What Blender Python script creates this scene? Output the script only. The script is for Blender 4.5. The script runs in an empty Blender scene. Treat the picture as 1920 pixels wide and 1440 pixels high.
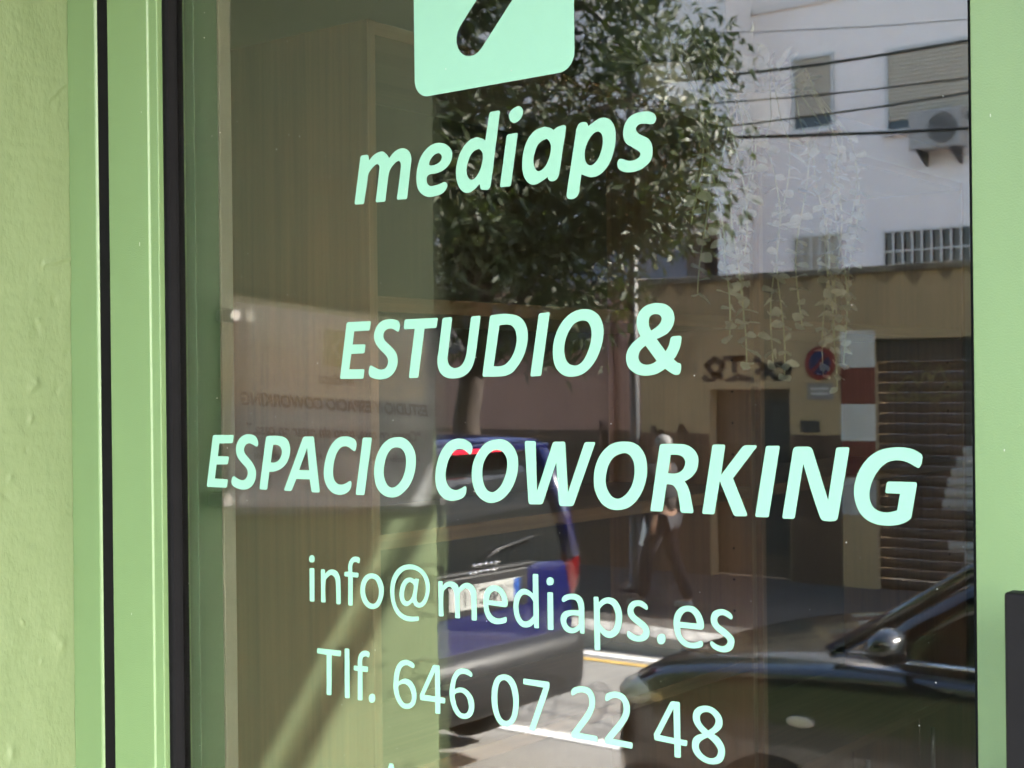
import bpy, bmesh, math, random
from mathutils import Vector, Matrix, noise

# ------------------------------------------------------------------ camera, sky, sun, exposure
scene = bpy.context.scene
EYE = Vector((0.0, -1.0, 1.75))
cam_data = bpy.data.cameras.new('camera')
cam = bpy.data.objects.new('camera', cam_data)
scene.collection.objects.link(cam)
scene.camera = cam
cam_data.sensor_width = 36.0
cam_data.lens = 50.44
cam_data.clip_start = 0.02
cam_data.clip_end = 600.0
YAW, PITCH, ROLL = math.radians(38.295), math.radians(-0.0104), math.radians(-0.6424)
fw = Vector((-math.sin(YAW) * math.cos(PITCH), math.cos(YAW) * math.cos(PITCH), math.sin(PITCH)))
rt = Vector((math.cos(YAW), math.sin(YAW), 0.0))
up = rt.cross(fw)
rt2 = rt * math.cos(ROLL) + up * math.sin(ROLL)
up2 = up * math.cos(ROLL) - rt * math.sin(ROLL)
cam.matrix_world = Matrix(((rt2.x, up2.x, -fw.x, EYE.x), (rt2.y, up2.y, -fw.y, EYE.y), (rt2.z, up2.z, -fw.z, EYE.z), (0, 0, 0, 1)))
cam_data.dof.use_dof = True
cam_data.dof.focus_distance = 1.27
cam_data.dof.aperture_fstop = 20.0

SUN_DIR = Vector((0.95, -0.70, 0.84)).normalized()      # towards the sun
SUN_EL = math.asin(SUN_DIR.z)
world = bpy.data.worlds.new('World')
scene.world = world
world.use_nodes = True
wn = world.node_tree
sky = wn.nodes.new('ShaderNodeTexSky')
sky.sky_type = 'NISHITA'
sky.sun_disc = False
sky.sun_elevation = SUN_EL
sky.sun_rotation = math.atan2(SUN_DIR.x, SUN_DIR.y)
sky.air_density = 1.0
sky.dust_density = 1.5
wn.links.new(sky.outputs[0], wn.nodes['Background'].inputs[0])
wn.nodes['Background'].inputs[1].default_value = 0.15
sun_data = bpy.data.lights.new('sun', 'SUN')
sun_data.energy = 5.0
sun_data.angle = math.radians(0.53)
sun_data.color = (1.0, 0.95, 0.87)
sun = bpy.data.objects.new('sun', sun_data)
scene.collection.objects.link(sun)
sun.rotation_euler = SUN_DIR.to_track_quat('Z', 'Y').to_euler()

scene.view_settings.view_transform = 'Standard'
scene.view_settings.look = 'None'
scene.view_settings.gamma = 1.0
scene.view_settings.use_curve_mapping = False
scene.view_settings.exposure = 4.02
scene.render.engine = 'CYCLES'
scene.cycles.max_bounces = 14
scene.cycles.diffuse_bounces = 5
scene.cycles.glossy_bounces = 8
scene.cycles.transmission_bounces = 8
scene.cycles.transparent_max_bounces = 40
scene.cycles.sample_clamp_indirect = 8.0
scene.cycles.use_denoising = True
scene.cycles.use_adaptive_sampling = False
scene.cycles.denoising_prefilter = 'ACCURATE'
scene.cycles.caustics_reflective = False
scene.cycles.caustics_refractive = False

# ------------------------------------------------------------------ helpers
C = scene.collection
MATS = {}


def mat(name, col, rough=0.6, metal=0.0, spec=0.5, coat=0.0, var=0.0, vscale=8.0, vstretch=(1, 1, 1), bump=0.0, bscale=60.0,
        bstretch=(1, 1, 1), col2=None, rvar=0.0, emit=None, emit_strength=0.0, detail=6.0):
    """procedural Principled material: base colour broken up by noise, fine relief by bump"""
    if name in MATS:
        return MATS[name]
    m = bpy.data.materials.new(name)
    m.use_nodes = True
    nt = m.node_tree
    b = nt.nodes['Principled BSDF']
    b.inputs['Roughness'].default_value = rough
    b.inputs['Metallic'].default_value = metal
    b.inputs['Specular IOR Level'].default_value = spec
    b.inputs['Coat Weight'].default_value = coat
    b.inputs['Coat Roughness'].default_value = 0.04
    b.inputs['Base Color'].default_value = (*col, 1)
    if emit:
        b.inputs['Emission Color'].default_value = (*emit, 1)
        b.inputs['Emission Strength'].default_value = emit_strength
    tc = nt.nodes.new('ShaderNodeTexCoord')
    if var > 0 or col2 or rvar > 0:
        mp = nt.nodes.new('ShaderNodeMapping')
        mp.inputs['Scale'].default_value = vstretch
        nz = nt.nodes.new('ShaderNodeTexNoise')
        nz.inputs['Scale'].default_value = vscale
        nz.inputs['Detail'].default_value = detail
        nz.inputs['Roughness'].default_value = 0.6
        nt.links.new(tc.outputs['Object'], mp.inputs[0])
        nt.links.new(mp.outputs[0], nz.inputs['Vector'])
        rp = nt.nodes.new('ShaderNodeValToRGB')
        c2 = col2 if col2 else tuple(c * (1 - var) for c in col)
        c1 = col if col2 else tuple(min(1, c * (1 + var * 0.6)) for c in col)
        rp.color_ramp.elements[0].position = 0.32
        rp.color_ramp.elements[1].position = 0.68
        rp.color_ramp.elements[0].color = (*c2, 1)
        rp.color_ramp.elements[1].color = (*c1, 1)
        nt.links.new(nz.outputs['Fac'], rp.inputs[0])
        nt.links.new(rp.outputs[0], b.inputs['Base Color'])
        if rvar > 0:
            mr = nt.nodes.new('ShaderNodeMapRange')
            mr.inputs['To Min'].default_value = max(0, rough - rvar)
            mr.inputs['To Max'].default_value = min(1, rough + rvar)
            nt.links.new(nz.outputs['Fac'], mr.inputs['Value'])
            nt.links.new(mr.outputs[0], b.inputs['Roughness'])
    if bump > 0:
        mp2 = nt.nodes.new('ShaderNodeMapping')
        mp2.inputs['Scale'].default_value = bstretch
        n2 = nt.nodes.new('ShaderNodeTexNoise')
        n2.inputs['Scale'].default_value = bscale
        n2.inputs['Detail'].default_value = 4.0
        bp = nt.nodes.new('ShaderNodeBump')
        bp.inputs['Strength'].default_value = bump
        bp.inputs['Distance'].default_value = 0.01
        nt.links.new(tc.outputs['Object'], mp2.inputs[0])
        nt.links.new(mp2.outputs[0], n2.inputs['Vector'])
        nt.links.new(n2.outputs['Fac'], bp.inputs['Height'])
        nt.links.new(bp.outputs[0], b.inputs['Normal'])
    MATS[name] = m
    return m


def glass_mat(name, f0, tint=(0.95, 0.97, 0.95), wave=0.0):
    """one glass surface: straight-through transmission plus a mirror share after Schlick"""
    if name in MATS:
        return MATS[name]
    m = bpy.data.materials.new(name)
    m.use_nodes = True
    nt = m.node_tree
    nt.nodes.remove(nt.nodes['Principled BSDF'])
    out = nt.nodes['Material Output']
    geo = nt.nodes.new('ShaderNodeNewGeometry')
    dot = nt.nodes.new('ShaderNodeVectorMath')
    dot.operation = 'DOT_PRODUCT'
    nt.links.new(geo.outputs['Incoming'], dot.inputs[0])
    nt.links.new(geo.outputs['Normal'], dot.inputs[1])

    def math_node(op, a, bval):
        n = nt.nodes.new('ShaderNodeMath')
        n.operation = op
        if hasattr(a, 'links'):
            nt.links.new(a, n.inputs[0])
        else:
            n.inputs[0].default_value = a
        if hasattr(bval, 'links'):
            nt.links.new(bval, n.inputs[1])
        elif bval is not None:
            n.inputs[1].default_value = bval
        return n.outputs[0]
    c = math_node('ABSOLUTE', dot.outputs['Value'], None)
    k = math_node('SUBTRACT', 1.0, c)
    k5 = math_node('POWER', k, 5.0)
    fr = math_node('ADD', math_node('MULTIPLY', k5, 1.0 - f0), f0)
    tr = nt.nodes.new('ShaderNodeBsdfTransparent')
    tr.inputs[0].default_value = (*tint, 1)
    gl = nt.nodes.new('ShaderNodeBsdfGlossy')
    gl.inputs['Roughness'].default_value = 0.0
    gl.inputs['Color'].default_value = (1, 1, 1, 1)
    if wave > 0:
        tc = nt.nodes.new('ShaderNodeTexCoord')
        mp = nt.nodes.new('ShaderNodeMapping')
        mp.inputs['Scale'].default_value = (1, 1, 2.2)
        nz = nt.nodes.new('ShaderNodeTexNoise')
        nz.inputs['Scale'].default_value = 5.0
        nz.inputs['Detail'].default_value = 1.0
        bp = nt.nodes.new('ShaderNodeBump')
        bp.inputs['Strength'].default_value = 1.0
        bp.inputs['Distance'].default_value = wave
        nt.links.new(tc.outputs['Object'], mp.inputs[0])
        nt.links.new(mp.outputs[0], nz.inputs['Vector'])
        nt.links.new(nz.outputs['Fac'], bp.inputs['Height'])
        nt.links.new(bp.outputs[0], gl.inputs['Normal'])
    mx = nt.nodes.new('ShaderNodeMixShader')
    nt.links.new(fr, mx.inputs[0])
    nt.links.new(tr.outputs[0], mx.inputs[1])
    nt.links.new(gl.outputs[0], mx.inputs[2])
    nt.links.new(mx.outputs[0], out.inputs[0])
    MATS[name] = m
    return m


def wood_mat(name, col, dark, axis, scale=1.0, rough=0.55):
    if name in MATS:
        return MATS[name]
    m = bpy.data.materials.new(name)
    m.use_nodes = True
    nt = m.node_tree
    b = nt.nodes['Principled BSDF']
    b.inputs['Roughness'].default_value = rough
    tc = nt.nodes.new('ShaderNodeTexCoord')
    mp = nt.nodes.new('ShaderNodeMapping')
    s = [55.0 * scale] * 3
    s[axis] = 1.1 * scale
    mp.inputs['Scale'].default_value = s
    nz = nt.nodes.new('ShaderNodeTexNoise')
    nz.inputs['Scale'].default_value = 1.6
    nz.inputs['Detail'].default_value = 8.0
    nz.inputs['Roughness'].default_value = 0.65
    nz.inputs['Distortion'].default_value = 0.6
    mp2 = nt.nodes.new('ShaderNodeMapping')
    s2 = [6.0 * scale] * 3
    s2[axis] = 0.5 * scale
    mp2.inputs['Scale'].default_value = s2
    nz2 = nt.nodes.new('ShaderNodeTexNoise')
    nz2.inputs['Scale'].default_value = 1.3
    nz2.inputs['Detail'].default_value = 3.0
    mixf = nt.nodes.new('ShaderNodeMath')
    mixf.operation = 'MULTIPLY_ADD'
    mixf.inputs[1].default_value = 0.55
    rp = nt.nodes.new('ShaderNodeValToRGB')
    rp.color_ramp.elements[0].position = 0.38
    rp.color_ramp.elements[1].position = 0.66
    rp.color_ramp.elements[0].color = (*dark, 1)
    rp.color_ramp.elements[1].color = (*col, 1)
    nt.links.new(tc.outputs['Object'], mp.inputs[0])
    nt.links.new(mp.outputs[0], nz.inputs['Vector'])
    nt.links.new(tc.outputs['Object'], mp2.inputs[0])
    nt.links.new(mp2.outputs[0], nz2.inputs['Vector'])
    half = nt.nodes.new('ShaderNodeMath')
    half.operation = 'MULTIPLY'
    half.inputs[1].default_value = 0.45
    nt.links.new(nz2.outputs['Fac'], half.inputs[0])
    nt.links.new(nz.outputs['Fac'], mixf.inputs[0])
    nt.links.new(half.outputs[0], mixf.inputs[2])
    nt.links.new(mixf.outputs[0], rp.inputs[0])
    nt.links.new(rp.outputs[0], b.inputs['Base Color'])
    bp = nt.nodes.new('ShaderNodeBump')
    bp.inputs['Strength'].default_value = 0.12
    bp.inputs['Distance'].default_value = 0.002
    nt.links.new(nz.outputs['Fac'], bp.inputs['Height'])
    nt.links.new(bp.outputs[0], b.inputs['Normal'])
    MATS[name] = m
    return m


def thing(name, label, cat, loc=(0, 0, 0), rz=0.0, group=None):
    o = bpy.data.objects.new(name, None)
    o.empty_display_size = 0.1
    C.objects.link(o)
    o.location = loc
    o.rotation_euler = (0, 0, rz)
    tag(o, label, cat, group)
    return o


def tag(o, label=None, cat=None, group=None, kind=None):
    if label:
        o['label'] = label
    if cat:
        o['category'] = cat
    if group:
        o['group'] = group
    if kind:
        o['kind'] = kind
    return o


def link_mesh(name, me, m, parent=None):
    if m is not None:
        me.materials.clear()
        me.materials.append(m)
    o = bpy.data.objects.new(name, me)
    C.objects.link(o)
    if parent is not None:
        o.parent = parent
    return o


def obj(name, bm, m, parent=None, smooth=False, bevel=0.0, segs=2, subsurf=0, origin=None):
    bmesh.ops.recalc_face_normals(bm, faces=bm.faces)
    me = bpy.data.meshes.new(name)
    bm.to_mesh(me)
    bm.free()
    if smooth:
        for p in me.polygons:
            p.use_smooth = True
    o = link_mesh(name, me, m, parent)
    if bevel > 0:
        md = o.modifiers.new('bevel', 'BEVEL')
        md.width = bevel
        md.segments = segs
        md.limit_method = 'ANGLE'
        md.angle_limit = math.radians(35)
    if subsurf:
        md = o.modifiers.new('subsurf', 'SUBSURF')
        md.levels = subsurf
        md.render_levels = subsurf
    return o


def add_box(bm, x0, x1, y0, y1, z0, z1):
    vs = [bm.verts.new(p) for p in ((x0, y0, z0), (x1, y0, z0), (x1, y1, z0), (x0, y1, z0), (x0, y0, z1), (x1, y0, z1), (x1, y1, z1), (x0, y1, z1))]
    for f in ((0, 3, 2, 1), (4, 5, 6, 7), (0, 1, 5, 4), (1, 2, 6, 5), (2, 3, 7, 6), (3, 0, 4, 7)):
        bm.faces.new([vs[i] for i in f])
    return bm


def box(name, m, parent, x0, x1, y0, y1, z0, z1, bevel=0.0):
    return obj(name, add_box(bmesh.new(), x0, x1, y0, y1, z0, z1), m, parent, bevel=bevel)


def add_prism(bm, pts, axis, a0, a1):
    """polygon pts (u,v) extruded along axis; axis 0: (y,z), 1: (x,z), 2: (x,y)"""
    def P(u, v, a):
        return ((a, u, v), (u, a, v), (u, v, a))[axis]
    lo = [bm.verts.new(P(u, v, a0)) for u, v in pts]
    hi = [bm.verts.new(P(u, v, a1)) for u, v in pts]
    n = len(pts)
    for i in range(n):
        bm.faces.new((lo[i], lo[(i + 1) % n], hi[(i + 1) % n], hi[i]))
    bm.faces.new(lo[::-1])
    bm.faces.new(hi)
    return bm


def add_tube(bm, pts, radii, n=10, cap=True):
    pts = [Vector(p) for p in pts]
    if not isinstance(radii, (list, tuple)):
        radii = [radii] * len(pts)
    rings = []
    for i, p in enumerate(pts):
        d = (pts[min(i + 1, len(pts) - 1)] - pts[max(i - 1, 0)]).normalized()
        a = Vector((0, 0, 1)) if abs(d.z) < 0.9 else Vector((1, 0, 0))
        e1 = d.cross(a).normalized()
        e2 = d.cross(e1)
        rings.append([bm.verts.new(p + (e1 * math.cos(2 * math.pi * k / n) + e2 * math.sin(2 * math.pi * k / n)) * radii[i]) for k in range(n)])
    for a, b in zip(rings, rings[1:]):
        for k in range(n):
            bm.faces.new((a[k], a[(k + 1) % n], b[(k + 1) % n], b[k]))
    if cap:
        bm.faces.new(rings[0][::-1])
        bm.faces.new(rings[-1])
    return bm


def add_lathe(bm, prof, centre, axis=(0, 0, 1), n=24):
    """profile (r, h) round an axis through centre"""
    ax = Vector(axis).normalized()
    a = Vector((0, 0, 1)) if abs(ax.z) < 0.9 else Vector((1, 0, 0))
    e1 = ax.cross(a).normalized()
    e2 = ax.cross(e1)
    c = Vector(centre)
    rings = []
    for r, h in prof:
        rings.append([bm.verts.new(c + ax * h + (e1 * math.cos(2 * math.pi * k / n) + e2 * math.sin(2 * math.pi * k / n)) * max(r, 1e-4)) for k in range(n)])
    for a_, b_ in zip(rings, rings[1:]):
        for k in range(n):
            bm.faces.new((a_[k], a_[(k + 1) % n], b_[(k + 1) % n], b_[k]))
    bm.faces.new(rings[0][::-1])
    bm.faces.new(rings[-1])
    return bm


def outline(spec, unit=1e-4):
    """control points 'x,z' (smooth) or 'x,z,r' (rounded corner) -> dense closed polygon"""
    P = []
    for w in spec.split():
        v = [float(t) * unit for t in w.split(',')]
        P.append((Vector((v[0], v[1])), v[2] if len(v) == 3 else None))
    n = len(P)
    poly = []
    for i in range(n):
        p, r = P[i]
        prv, nxt = P[i - 1][0], P[(i + 1) % n][0]
        if r is not None:
            a = p + (prv - p).normalized() * min(r, (prv - p).length * 0.45)
            b = p + (nxt - p).normalized() * min(r, (nxt - p).length * 0.45)
            for t in (0.0, 0.2, 0.4, 0.6, 0.8, 1.0):
                poly.append(a * (1 - t) ** 2 + p * 2 * t * (1 - t) + b * t * t)
        else:
            poly.append(p)
        q, rq = P[(i + 1) % n]
        if r is None or rq is None:                     # at least one smooth end: cubic between
            p0 = prv if r is None else p
            p3 = P[(i + 2) % n][0] if rq is None else q
            L = (q - p).length
            t1 = (q - p0).normalized() * L if r is None else None
            t2 = (p3 - p).normalized() * L if rq is None else None
            if t1 is None:
                t1 = (q - p) * 2 - t2 if t2 is not None else q - p
                t1 = (q - p) * 0.5 + t1 * 0.5
            if t2 is None:
                t2 = (q - p) * 0.5 + ((q - p) * 2 - t1) * 0.5
            st, en = 0.0, 1.0
            if r is not None:
                st = min(r / max(L, 1e-9), 0.45)
            if rq is not None:
                en = 1 - min(rq / max(L, 1e-9), 0.45)
            for s in (0.17, 0.33, 0.5, 0.67, 0.83):
                if st + 0.04 < s < en - 0.04:
                    h00, h10, h01, h11 = 2 * s ** 3 - 3 * s ** 2 + 1, s ** 3 - 2 * s ** 2 + s, -2 * s ** 3 + 3 * s ** 2, s ** 3 - s ** 2
                    poly.append(p * h00 + t1 * h10 + q * h01 + t2 * h11)
    out = []
    for p in poly:
        if not out or (p - out[-1]).length > 1e-5:
            out.append(p)
    return out


def filled(name, polys, thick, place):
    """flat mesh with holes from closed 2D polygons; place(u, v, w) -> 3D"""
    cu = bpy.data.curves.new(name, 'CURVE')
    cu.dimensions = '2D'
    cu.fill_mode = 'BOTH'
    cu.extrude = thick / 2
    for poly in polys:
        sp = cu.splines.new('POLY')
        sp.points.add(len(poly) - 1)
        for k, p in enumerate(poly):
            sp.points[k].co = (p[0], p[1], 0, 1)
        sp.use_cyclic_u = True
    return curve_mesh(name, cu, place)


def curve_mesh(name, cu, place):
    tmp = bpy.data.objects.new(name, cu)
    C.objects.link(tmp)
    dg = bpy.context.evaluated_depsgraph_get()
    me = bpy.data.meshes.new_from_object(tmp.evaluated_get(dg))
    bpy.data.objects.remove(tmp)
    bpy.data.curves.remove(cu)
    for v in me.vertices:
        v.co = place(v.co.x, v.co.y, v.co.z)
    me.name = name
    me.materials.clear()
    return me


def text_mesh(s, size, thick, place, shear=0.0, align='LEFT', bold=0.0):
    cu = bpy.data.curves.new('text', 'FONT')
    cu.body = s
    cu.size = size
    cu.shear = shear
    cu.align_x = align
    cu.extrude = thick / 2
    cu.offset = bold
    return curve_mesh('text', cu, place)


def copy_tree(o, parent=None):
    c = o.copy()
    C.objects.link(c)
    c.parent = parent
    for ch in list(o.children):
        copy_tree(ch, c)
    return c


rnd = random.Random(11)

# control points of each letter in the plane of the glass, tenths of a millimetre
LETTERS = {
 'mediaps': [
  ('m', ['-9818,1756,22 -9727,2223,26 -9626,2221,21 -9615,2164,3 -9537,2216 -9443,2231 -9386,2199 -9352,2158,3 -9270,2216 -9179,2233 -9100,2198 -9069,2128 -9080,2045 -9129,1749,21 -9260,1755,21 -9202,2058 -9209,2105 -9238,2118 -9284,2100 -9342,2047 -9366,1981 -9408,1750,21 -9536,1753,21 -9479,2077 -9486,2104 -9515,2117 -9563,2095 -9623,2041 -9641,1974 -9690,1751,21']),
  ('e', ['-8657,1865 -8628,1840 -8642,1796 -8697,1760 -8773,1746 -8861,1746 -8938,1778 -8991,1837 -9006,1929 -8990,2036 -8944,2131 -8865,2201 -8777,2231 -8690,2227 -8614,2194 -8567,2135 -8568,2074 -8601,2021 -8672,1975 -8759,1955 -8836,1953 -8872,1937 -8879,1901 -8865,1862 -8827,1843 -8750,1847 -8690,1859', '-8849,2042,7 -8834,2082 -8790,2123 -8740,2138 -8702,2125 -8689,2095 -8709,2060 -8763,2037 -8824,2033']),
  ('d', ['-8115,2440,24 -7996,2440,20 -8053,2115 -8115,1779 -8141,1749 -8187,1749 -8229,1761 -8237,1794 -8246,1806,4 -8302,1764 -8376,1740 -8439,1757 -8491,1814 -8519,1906 -8506,2019 -8460,2120 -8380,2200 -8285,2231 -8217,2217 -8169,2192,2', '-8250,2122 -8208,2092 -8200,2043 -8215,1973 -8253,1904 -8300,1861 -8342,1855 -8379,1885 -8394,1951 -8371,2029 -8323,2097']),
  ('i', ['-7920,2215,20 -7797,2218,17 -7883,1753,20 -8008,1755,20', '-7786,2450 -7744,2422 -7740,2378 -7773,2331 -7833,2308 -7878,2332 -7894,2378 -7867,2425']),
  ('a', ['-7403,2195,3 -7346,2219 -7288,2222 -7272,2198 -7311,2002 -7351,1807 -7376,1767 -7424,1752 -7462,1768 -7472,1795,4 -7525,1770 -7594,1745 -7653,1747 -7711,1788 -7745,1861 -7751,1956 -7732,2056 -7681,2152 -7607,2213 -7509,2234 -7451,2222', '-7486,2126 -7448,2098 -7434,2046 -7447,1978 -7485,1905 -7534,1864 -7578,1856 -7613,1887 -7628,1951 -7609,2027 -7569,2093']),
  ('p', ['-7159,2176 -7129,2218 -7077,2224 -7050,2212 -7038,2183,3 -6980,2211 -6916,2236 -6861,2234 -6807,2205 -6767,2144 -6757,2068 -6770,1973 -6812,1865 -6876,1790 -6950,1752 -7014,1748 -7070,1764 -7113,1782,3 -7132,1686 -7146,1619 -7184,1586 -7236,1581 -7267,1598 -7270,1630 -7222,1870 -7167,2139', '-6934,2126 -6899,2100 -6887,2046 -6901,1972 -6939,1894 -6990,1854 -7031,1851 -7066,1884 -7078,1946 -7061,2020 -7019,2084 -6977,2118']),
  ('s', ['-6362,2191 -6356,2161 -6375,2130 -6410,2126 -6471,2138 -6528,2134 -6554,2104 -6537,2069 -6485,2037 -6433,2007 -6402,1961 -6394,1902 -6407,1837 -6454,1791 -6528,1758 -6617,1750 -6688,1763 -6732,1794 -6743,1836 -6726,1868 -6695,1869 -6633,1847 -6571,1847 -6522,1868 -6513,1897 -6535,1921 -6596,1957 -6653,1997 -6679,2052 -6676,2118 -6646,2182 -6588,2223 -6513,2237 -6435,2233 -6383,2214']),
 ],
 'ESTUDIO &': [
  ('E', ['-9941,619,26 -9613,618,19 -9634,528,19 -9843,526,3 -9866,398,3 -9690,397,17 -9705,310,19 -9885,308,3 -9916,158,3 -9706,157,17 -9725,65,21 -10043,66,22']),
  ('S', ['-9255,603 -9238,564 -9248,516 -9262,505 -9291,516 -9331,534 -9382,537 -9433,516 -9453,474 -9442,436 -9402,401 -9345,361 -9294,309 -9272,254 -9278,187 -9320,120 -9395,72 -9489,56 -9582,65 -9641,90 -9652,124 -9640,176 -9622,191 -9592,181 -9534,157 -9476,150 -9423,168 -9396,214 -9402,256 -9438,295 -9496,339 -9548,392 -9574,448 -9570,507 -9533,570 -9463,615 -9375,628 -9300,620']),
  ('T', ['-9175,619,25 -8759,618,18 -8777,524,25 -8927,523,3 -9012,66,21 -9132,63,21 -9050,525,3 -9191,523,21']),
  ('U', ['-8701,616,23 -8584,618,20 -8613,453 -8643,282 -8649,233 -8628,180 -8591,155 -8548,150 -8494,165 -8451,205 -8424,261 -8409,326 -8358,615,24 -8245,619,22 -8279,435 -8313,259 -8341,179 -8389,115 -8464,72 -8560,55 -8657,63 -8727,99 -8764,162 -8771,236 -8756,309']),
  ('D', ['-8135,616,24 -7978,624 -7887,615 -7827,601 -7778,574 -7739,529 -7715,466 -7714,387 -7737,294 -7783,209 -7844,139 -7895,97 -7968,72 -8047,66 -8234,67,19', '-8030,523,5 -7949,528 -7889,514 -7850,470 -7836,391 -7859,297 -7905,225 -7966,174 -8028,158 -8102,159,5']),
  ('I', ['-7585,613,22 -7467,618,17 -7569,66,19 -7689,61,20']),
  ('O', ['-7094,630 -7011,613 -6943,562 -6908,485 -6904,410 -6928,305 -6976,208 -7046,127 -7130,75 -7224,55 -7318,66 -7394,117 -7431,194 -7438,287 -7419,387 -7370,485 -7292,567 -7197,617', '-7124,533 -7068,521 -7034,474 -7026,414 -7038,338 -7072,256 -7119,188 -7171,155 -7223,152 -7274,172 -7307,223 -7317,292 -7300,376 -7261,451 -7199,514']),
  ('&', ['-6352,649 -6275,631 -6220,585 -6200,519 -6218,454 -6265,401 -6321,374 -6375,355,3 -6290,251,3 -6258,296 -6240,354 -6227,369 -6185,374 -6143,371 -6136,351 -6152,279 -6187,214 -6213,186,4 -6175,155 -6150,149 -6142,127 -6155,69 -6189,57 -6231,70 -6295,109,3 -6368,72 -6437,57 -6516,56 -6595,79 -6656,128 -6677,195 -6663,262 -6618,320 -6565,359 -6532,382,3 -6559,444 -6567,510 -6544,576 -6491,625 -6421,646', '-6379,560 -6336,546 -6323,516 -6341,480 -6380,449 -6428,425,4 -6449,477 -6444,528 -6418,553', '-6482,303,3 -6375,175,4 -6419,153 -6480,145 -6532,163 -6555,204 -6544,251 -6517,280']),
 ],
 'ESPACIO COWORKING': [
  ('E', ['-11953,-509,28 -11620,-504,21 -11638,-590,23 -11854,-597,4 -11878,-733,4 -11697,-732,21 -11720,-816,21 -11901,-821,4 -11929,-971,4 -11718,-973,21 -11742,-1062,23 -12064,-1064,24']),
  ('S', ['-11257,-543 -11241,-579 -11251,-611 -11272,-619 -11313,-603 -11374,-588 -11429,-601 -11461,-648 -11448,-694 -11390,-743 -11323,-802 -11286,-865 -11284,-929 -11319,-1004 -11396,-1057 -11486,-1072 -11576,-1061 -11649,-1034 -11665,-997 -11651,-955 -11630,-937 -11588,-953 -11519,-974 -11463,-970 -11418,-933 -11407,-887 -11427,-846 -11488,-801 -11557,-742 -11586,-678 -11575,-603 -11518,-533 -11428,-497 -11338,-498 -11284,-515']),
  ('P', ['-11120,-510,32 -10954,-504 -10862,-514 -10797,-549 -10765,-616 -10773,-697 -10820,-780 -10900,-836 -11000,-868 -11078,-873,4 -11114,-1061,23 -11232,-1061,23', '-11015,-596,3 -10956,-597 -10910,-614 -10886,-655 -10898,-709 -10938,-755 -10998,-778 -11055,-778,3']),
  ('A', ['-10569,-507,27 -10420,-503,22 -10343,-1059,25 -10459,-1062,22 -10483,-934,4 -10679,-935,4 -10753,-1061,25 -10864,-1059,23', '-10516,-616,2 -10489,-844,2 -10636,-844,2']),
  ('C', ['-9838,-538 -9827,-581 -9843,-629 -9856,-638 -9886,-626 -9934,-601 -9988,-593 -10050,-612 -10106,-674 -10142,-762 -10155,-850 -10141,-920 -10098,-962 -10037,-971 -9970,-953 -9927,-932 -9905,-938 -9909,-990 -9940,-1031 -10008,-1062 -10082,-1071 -10168,-1052 -10241,-993 -10280,-907 -10276,-801 -10236,-677 -10160,-570 -10060,-507 -9950,-497 -9878,-513']),
  ('I', ['-9740,-504,21 -9619,-503,21 -9729,-1061,21 -9846,-1063,21']),
  ('O', ['-9289,-494 -9198,-503 -9119,-552 -9064,-635 -9054,-726 -9073,-827 -9125,-929 -9205,-1007 -9297,-1057 -9390,-1069 -9482,-1047 -9557,-986 -9591,-893 -9592,-791 -9559,-679 -9487,-575 -9393,-514', '-9302,-591 -9233,-605 -9189,-654 -9178,-729 -9191,-805 -9226,-882 -9278,-938 -9342,-973 -9400,-968 -9445,-923 -9470,-847 -9460,-762 -9424,-668 -9365,-607']),
  ('C', ['-8409,-520 -8372,-547 -8362,-588 -8373,-628 -8392,-638 -8410,-629 -8463,-598 -8527,-592 -8591,-625 -8646,-691 -8680,-782 -8687,-856 -8666,-921 -8618,-960 -8554,-968 -8489,-946 -8452,-930 -8438,-946 -8448,-1003 -8491,-1041 -8566,-1064 -8652,-1068 -8738,-1035 -8797,-959 -8812,-860 -8794,-744 -8743,-628 -8655,-536 -8557,-500 -8472,-499']),
  ('O', ['-8066,-496 -7974,-505 -7894,-555 -7845,-633 -7836,-719 -7858,-830 -7909,-927 -7981,-1004 -8063,-1051 -8156,-1070 -8249,-1047 -8321,-990 -8362,-903 -8371,-806 -8348,-700 -8284,-602 -8189,-524', '-8067,-592 -8006,-609 -7966,-663 -7959,-730 -7978,-810 -8020,-891 -8072,-944 -8134,-972 -8196,-953 -8236,-890 -8248,-810 -8234,-722 -8191,-648 -8129,-603']),
  ('W', ['-7759,-505,24 -7638,-504,22 -7629,-948,3 -7446,-508,23 -7317,-504,23 -7293,-942,3 -7110,-505,23 -6997,-503,21 -7239,-1059,27 -7389,-1063,27 -7415,-685,3 -7570,-1058,27 -7724,-1062,27']),
  ('O', ['-6700,-494 -6620,-502 -6550,-538 -6499,-610 -6482,-691 -6488,-787 -6524,-891 -6587,-982 -6672,-1045 -6770,-1070 -6870,-1061 -6951,-1012 -7005,-924 -7020,-819 -7002,-712 -6945,-605 -6862,-532 -6781,-501', '-6710,-591 -6657,-603 -6618,-650 -6605,-716 -6611,-791 -6638,-866 -6693,-934 -6760,-972 -6823,-966 -6872,-919 -6897,-852 -6893,-777 -6865,-694 -6809,-625']),
  ('R', ['-6353,-508,29 -6173,-505 -6100,-512 -6034,-546 -5995,-602 -5992,-658 -6011,-721 -6059,-773 -6122,-807,3 -6089,-856 -6068,-918 -6039,-1063,22 -6162,-1064,22 -6186,-910 -6207,-867 -6237,-842 -6293,-837,3 -6335,-1062,18 -6454,-1065,16', '-6250,-596,3 -6182,-595 -6134,-611 -6114,-649 -6124,-693 -6157,-729 -6206,-746 -6279,-746,3']),
  ('K', ['-5857,-504,19 -5741,-503,17 -5783,-746,4 -5576,-504,28 -5449,-503,30 -5675,-768,3 -5545,-1063,28 -5669,-1068,25 -5795,-793,3 -5848,-1062,17 -5961,-1064,16']),
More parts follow.
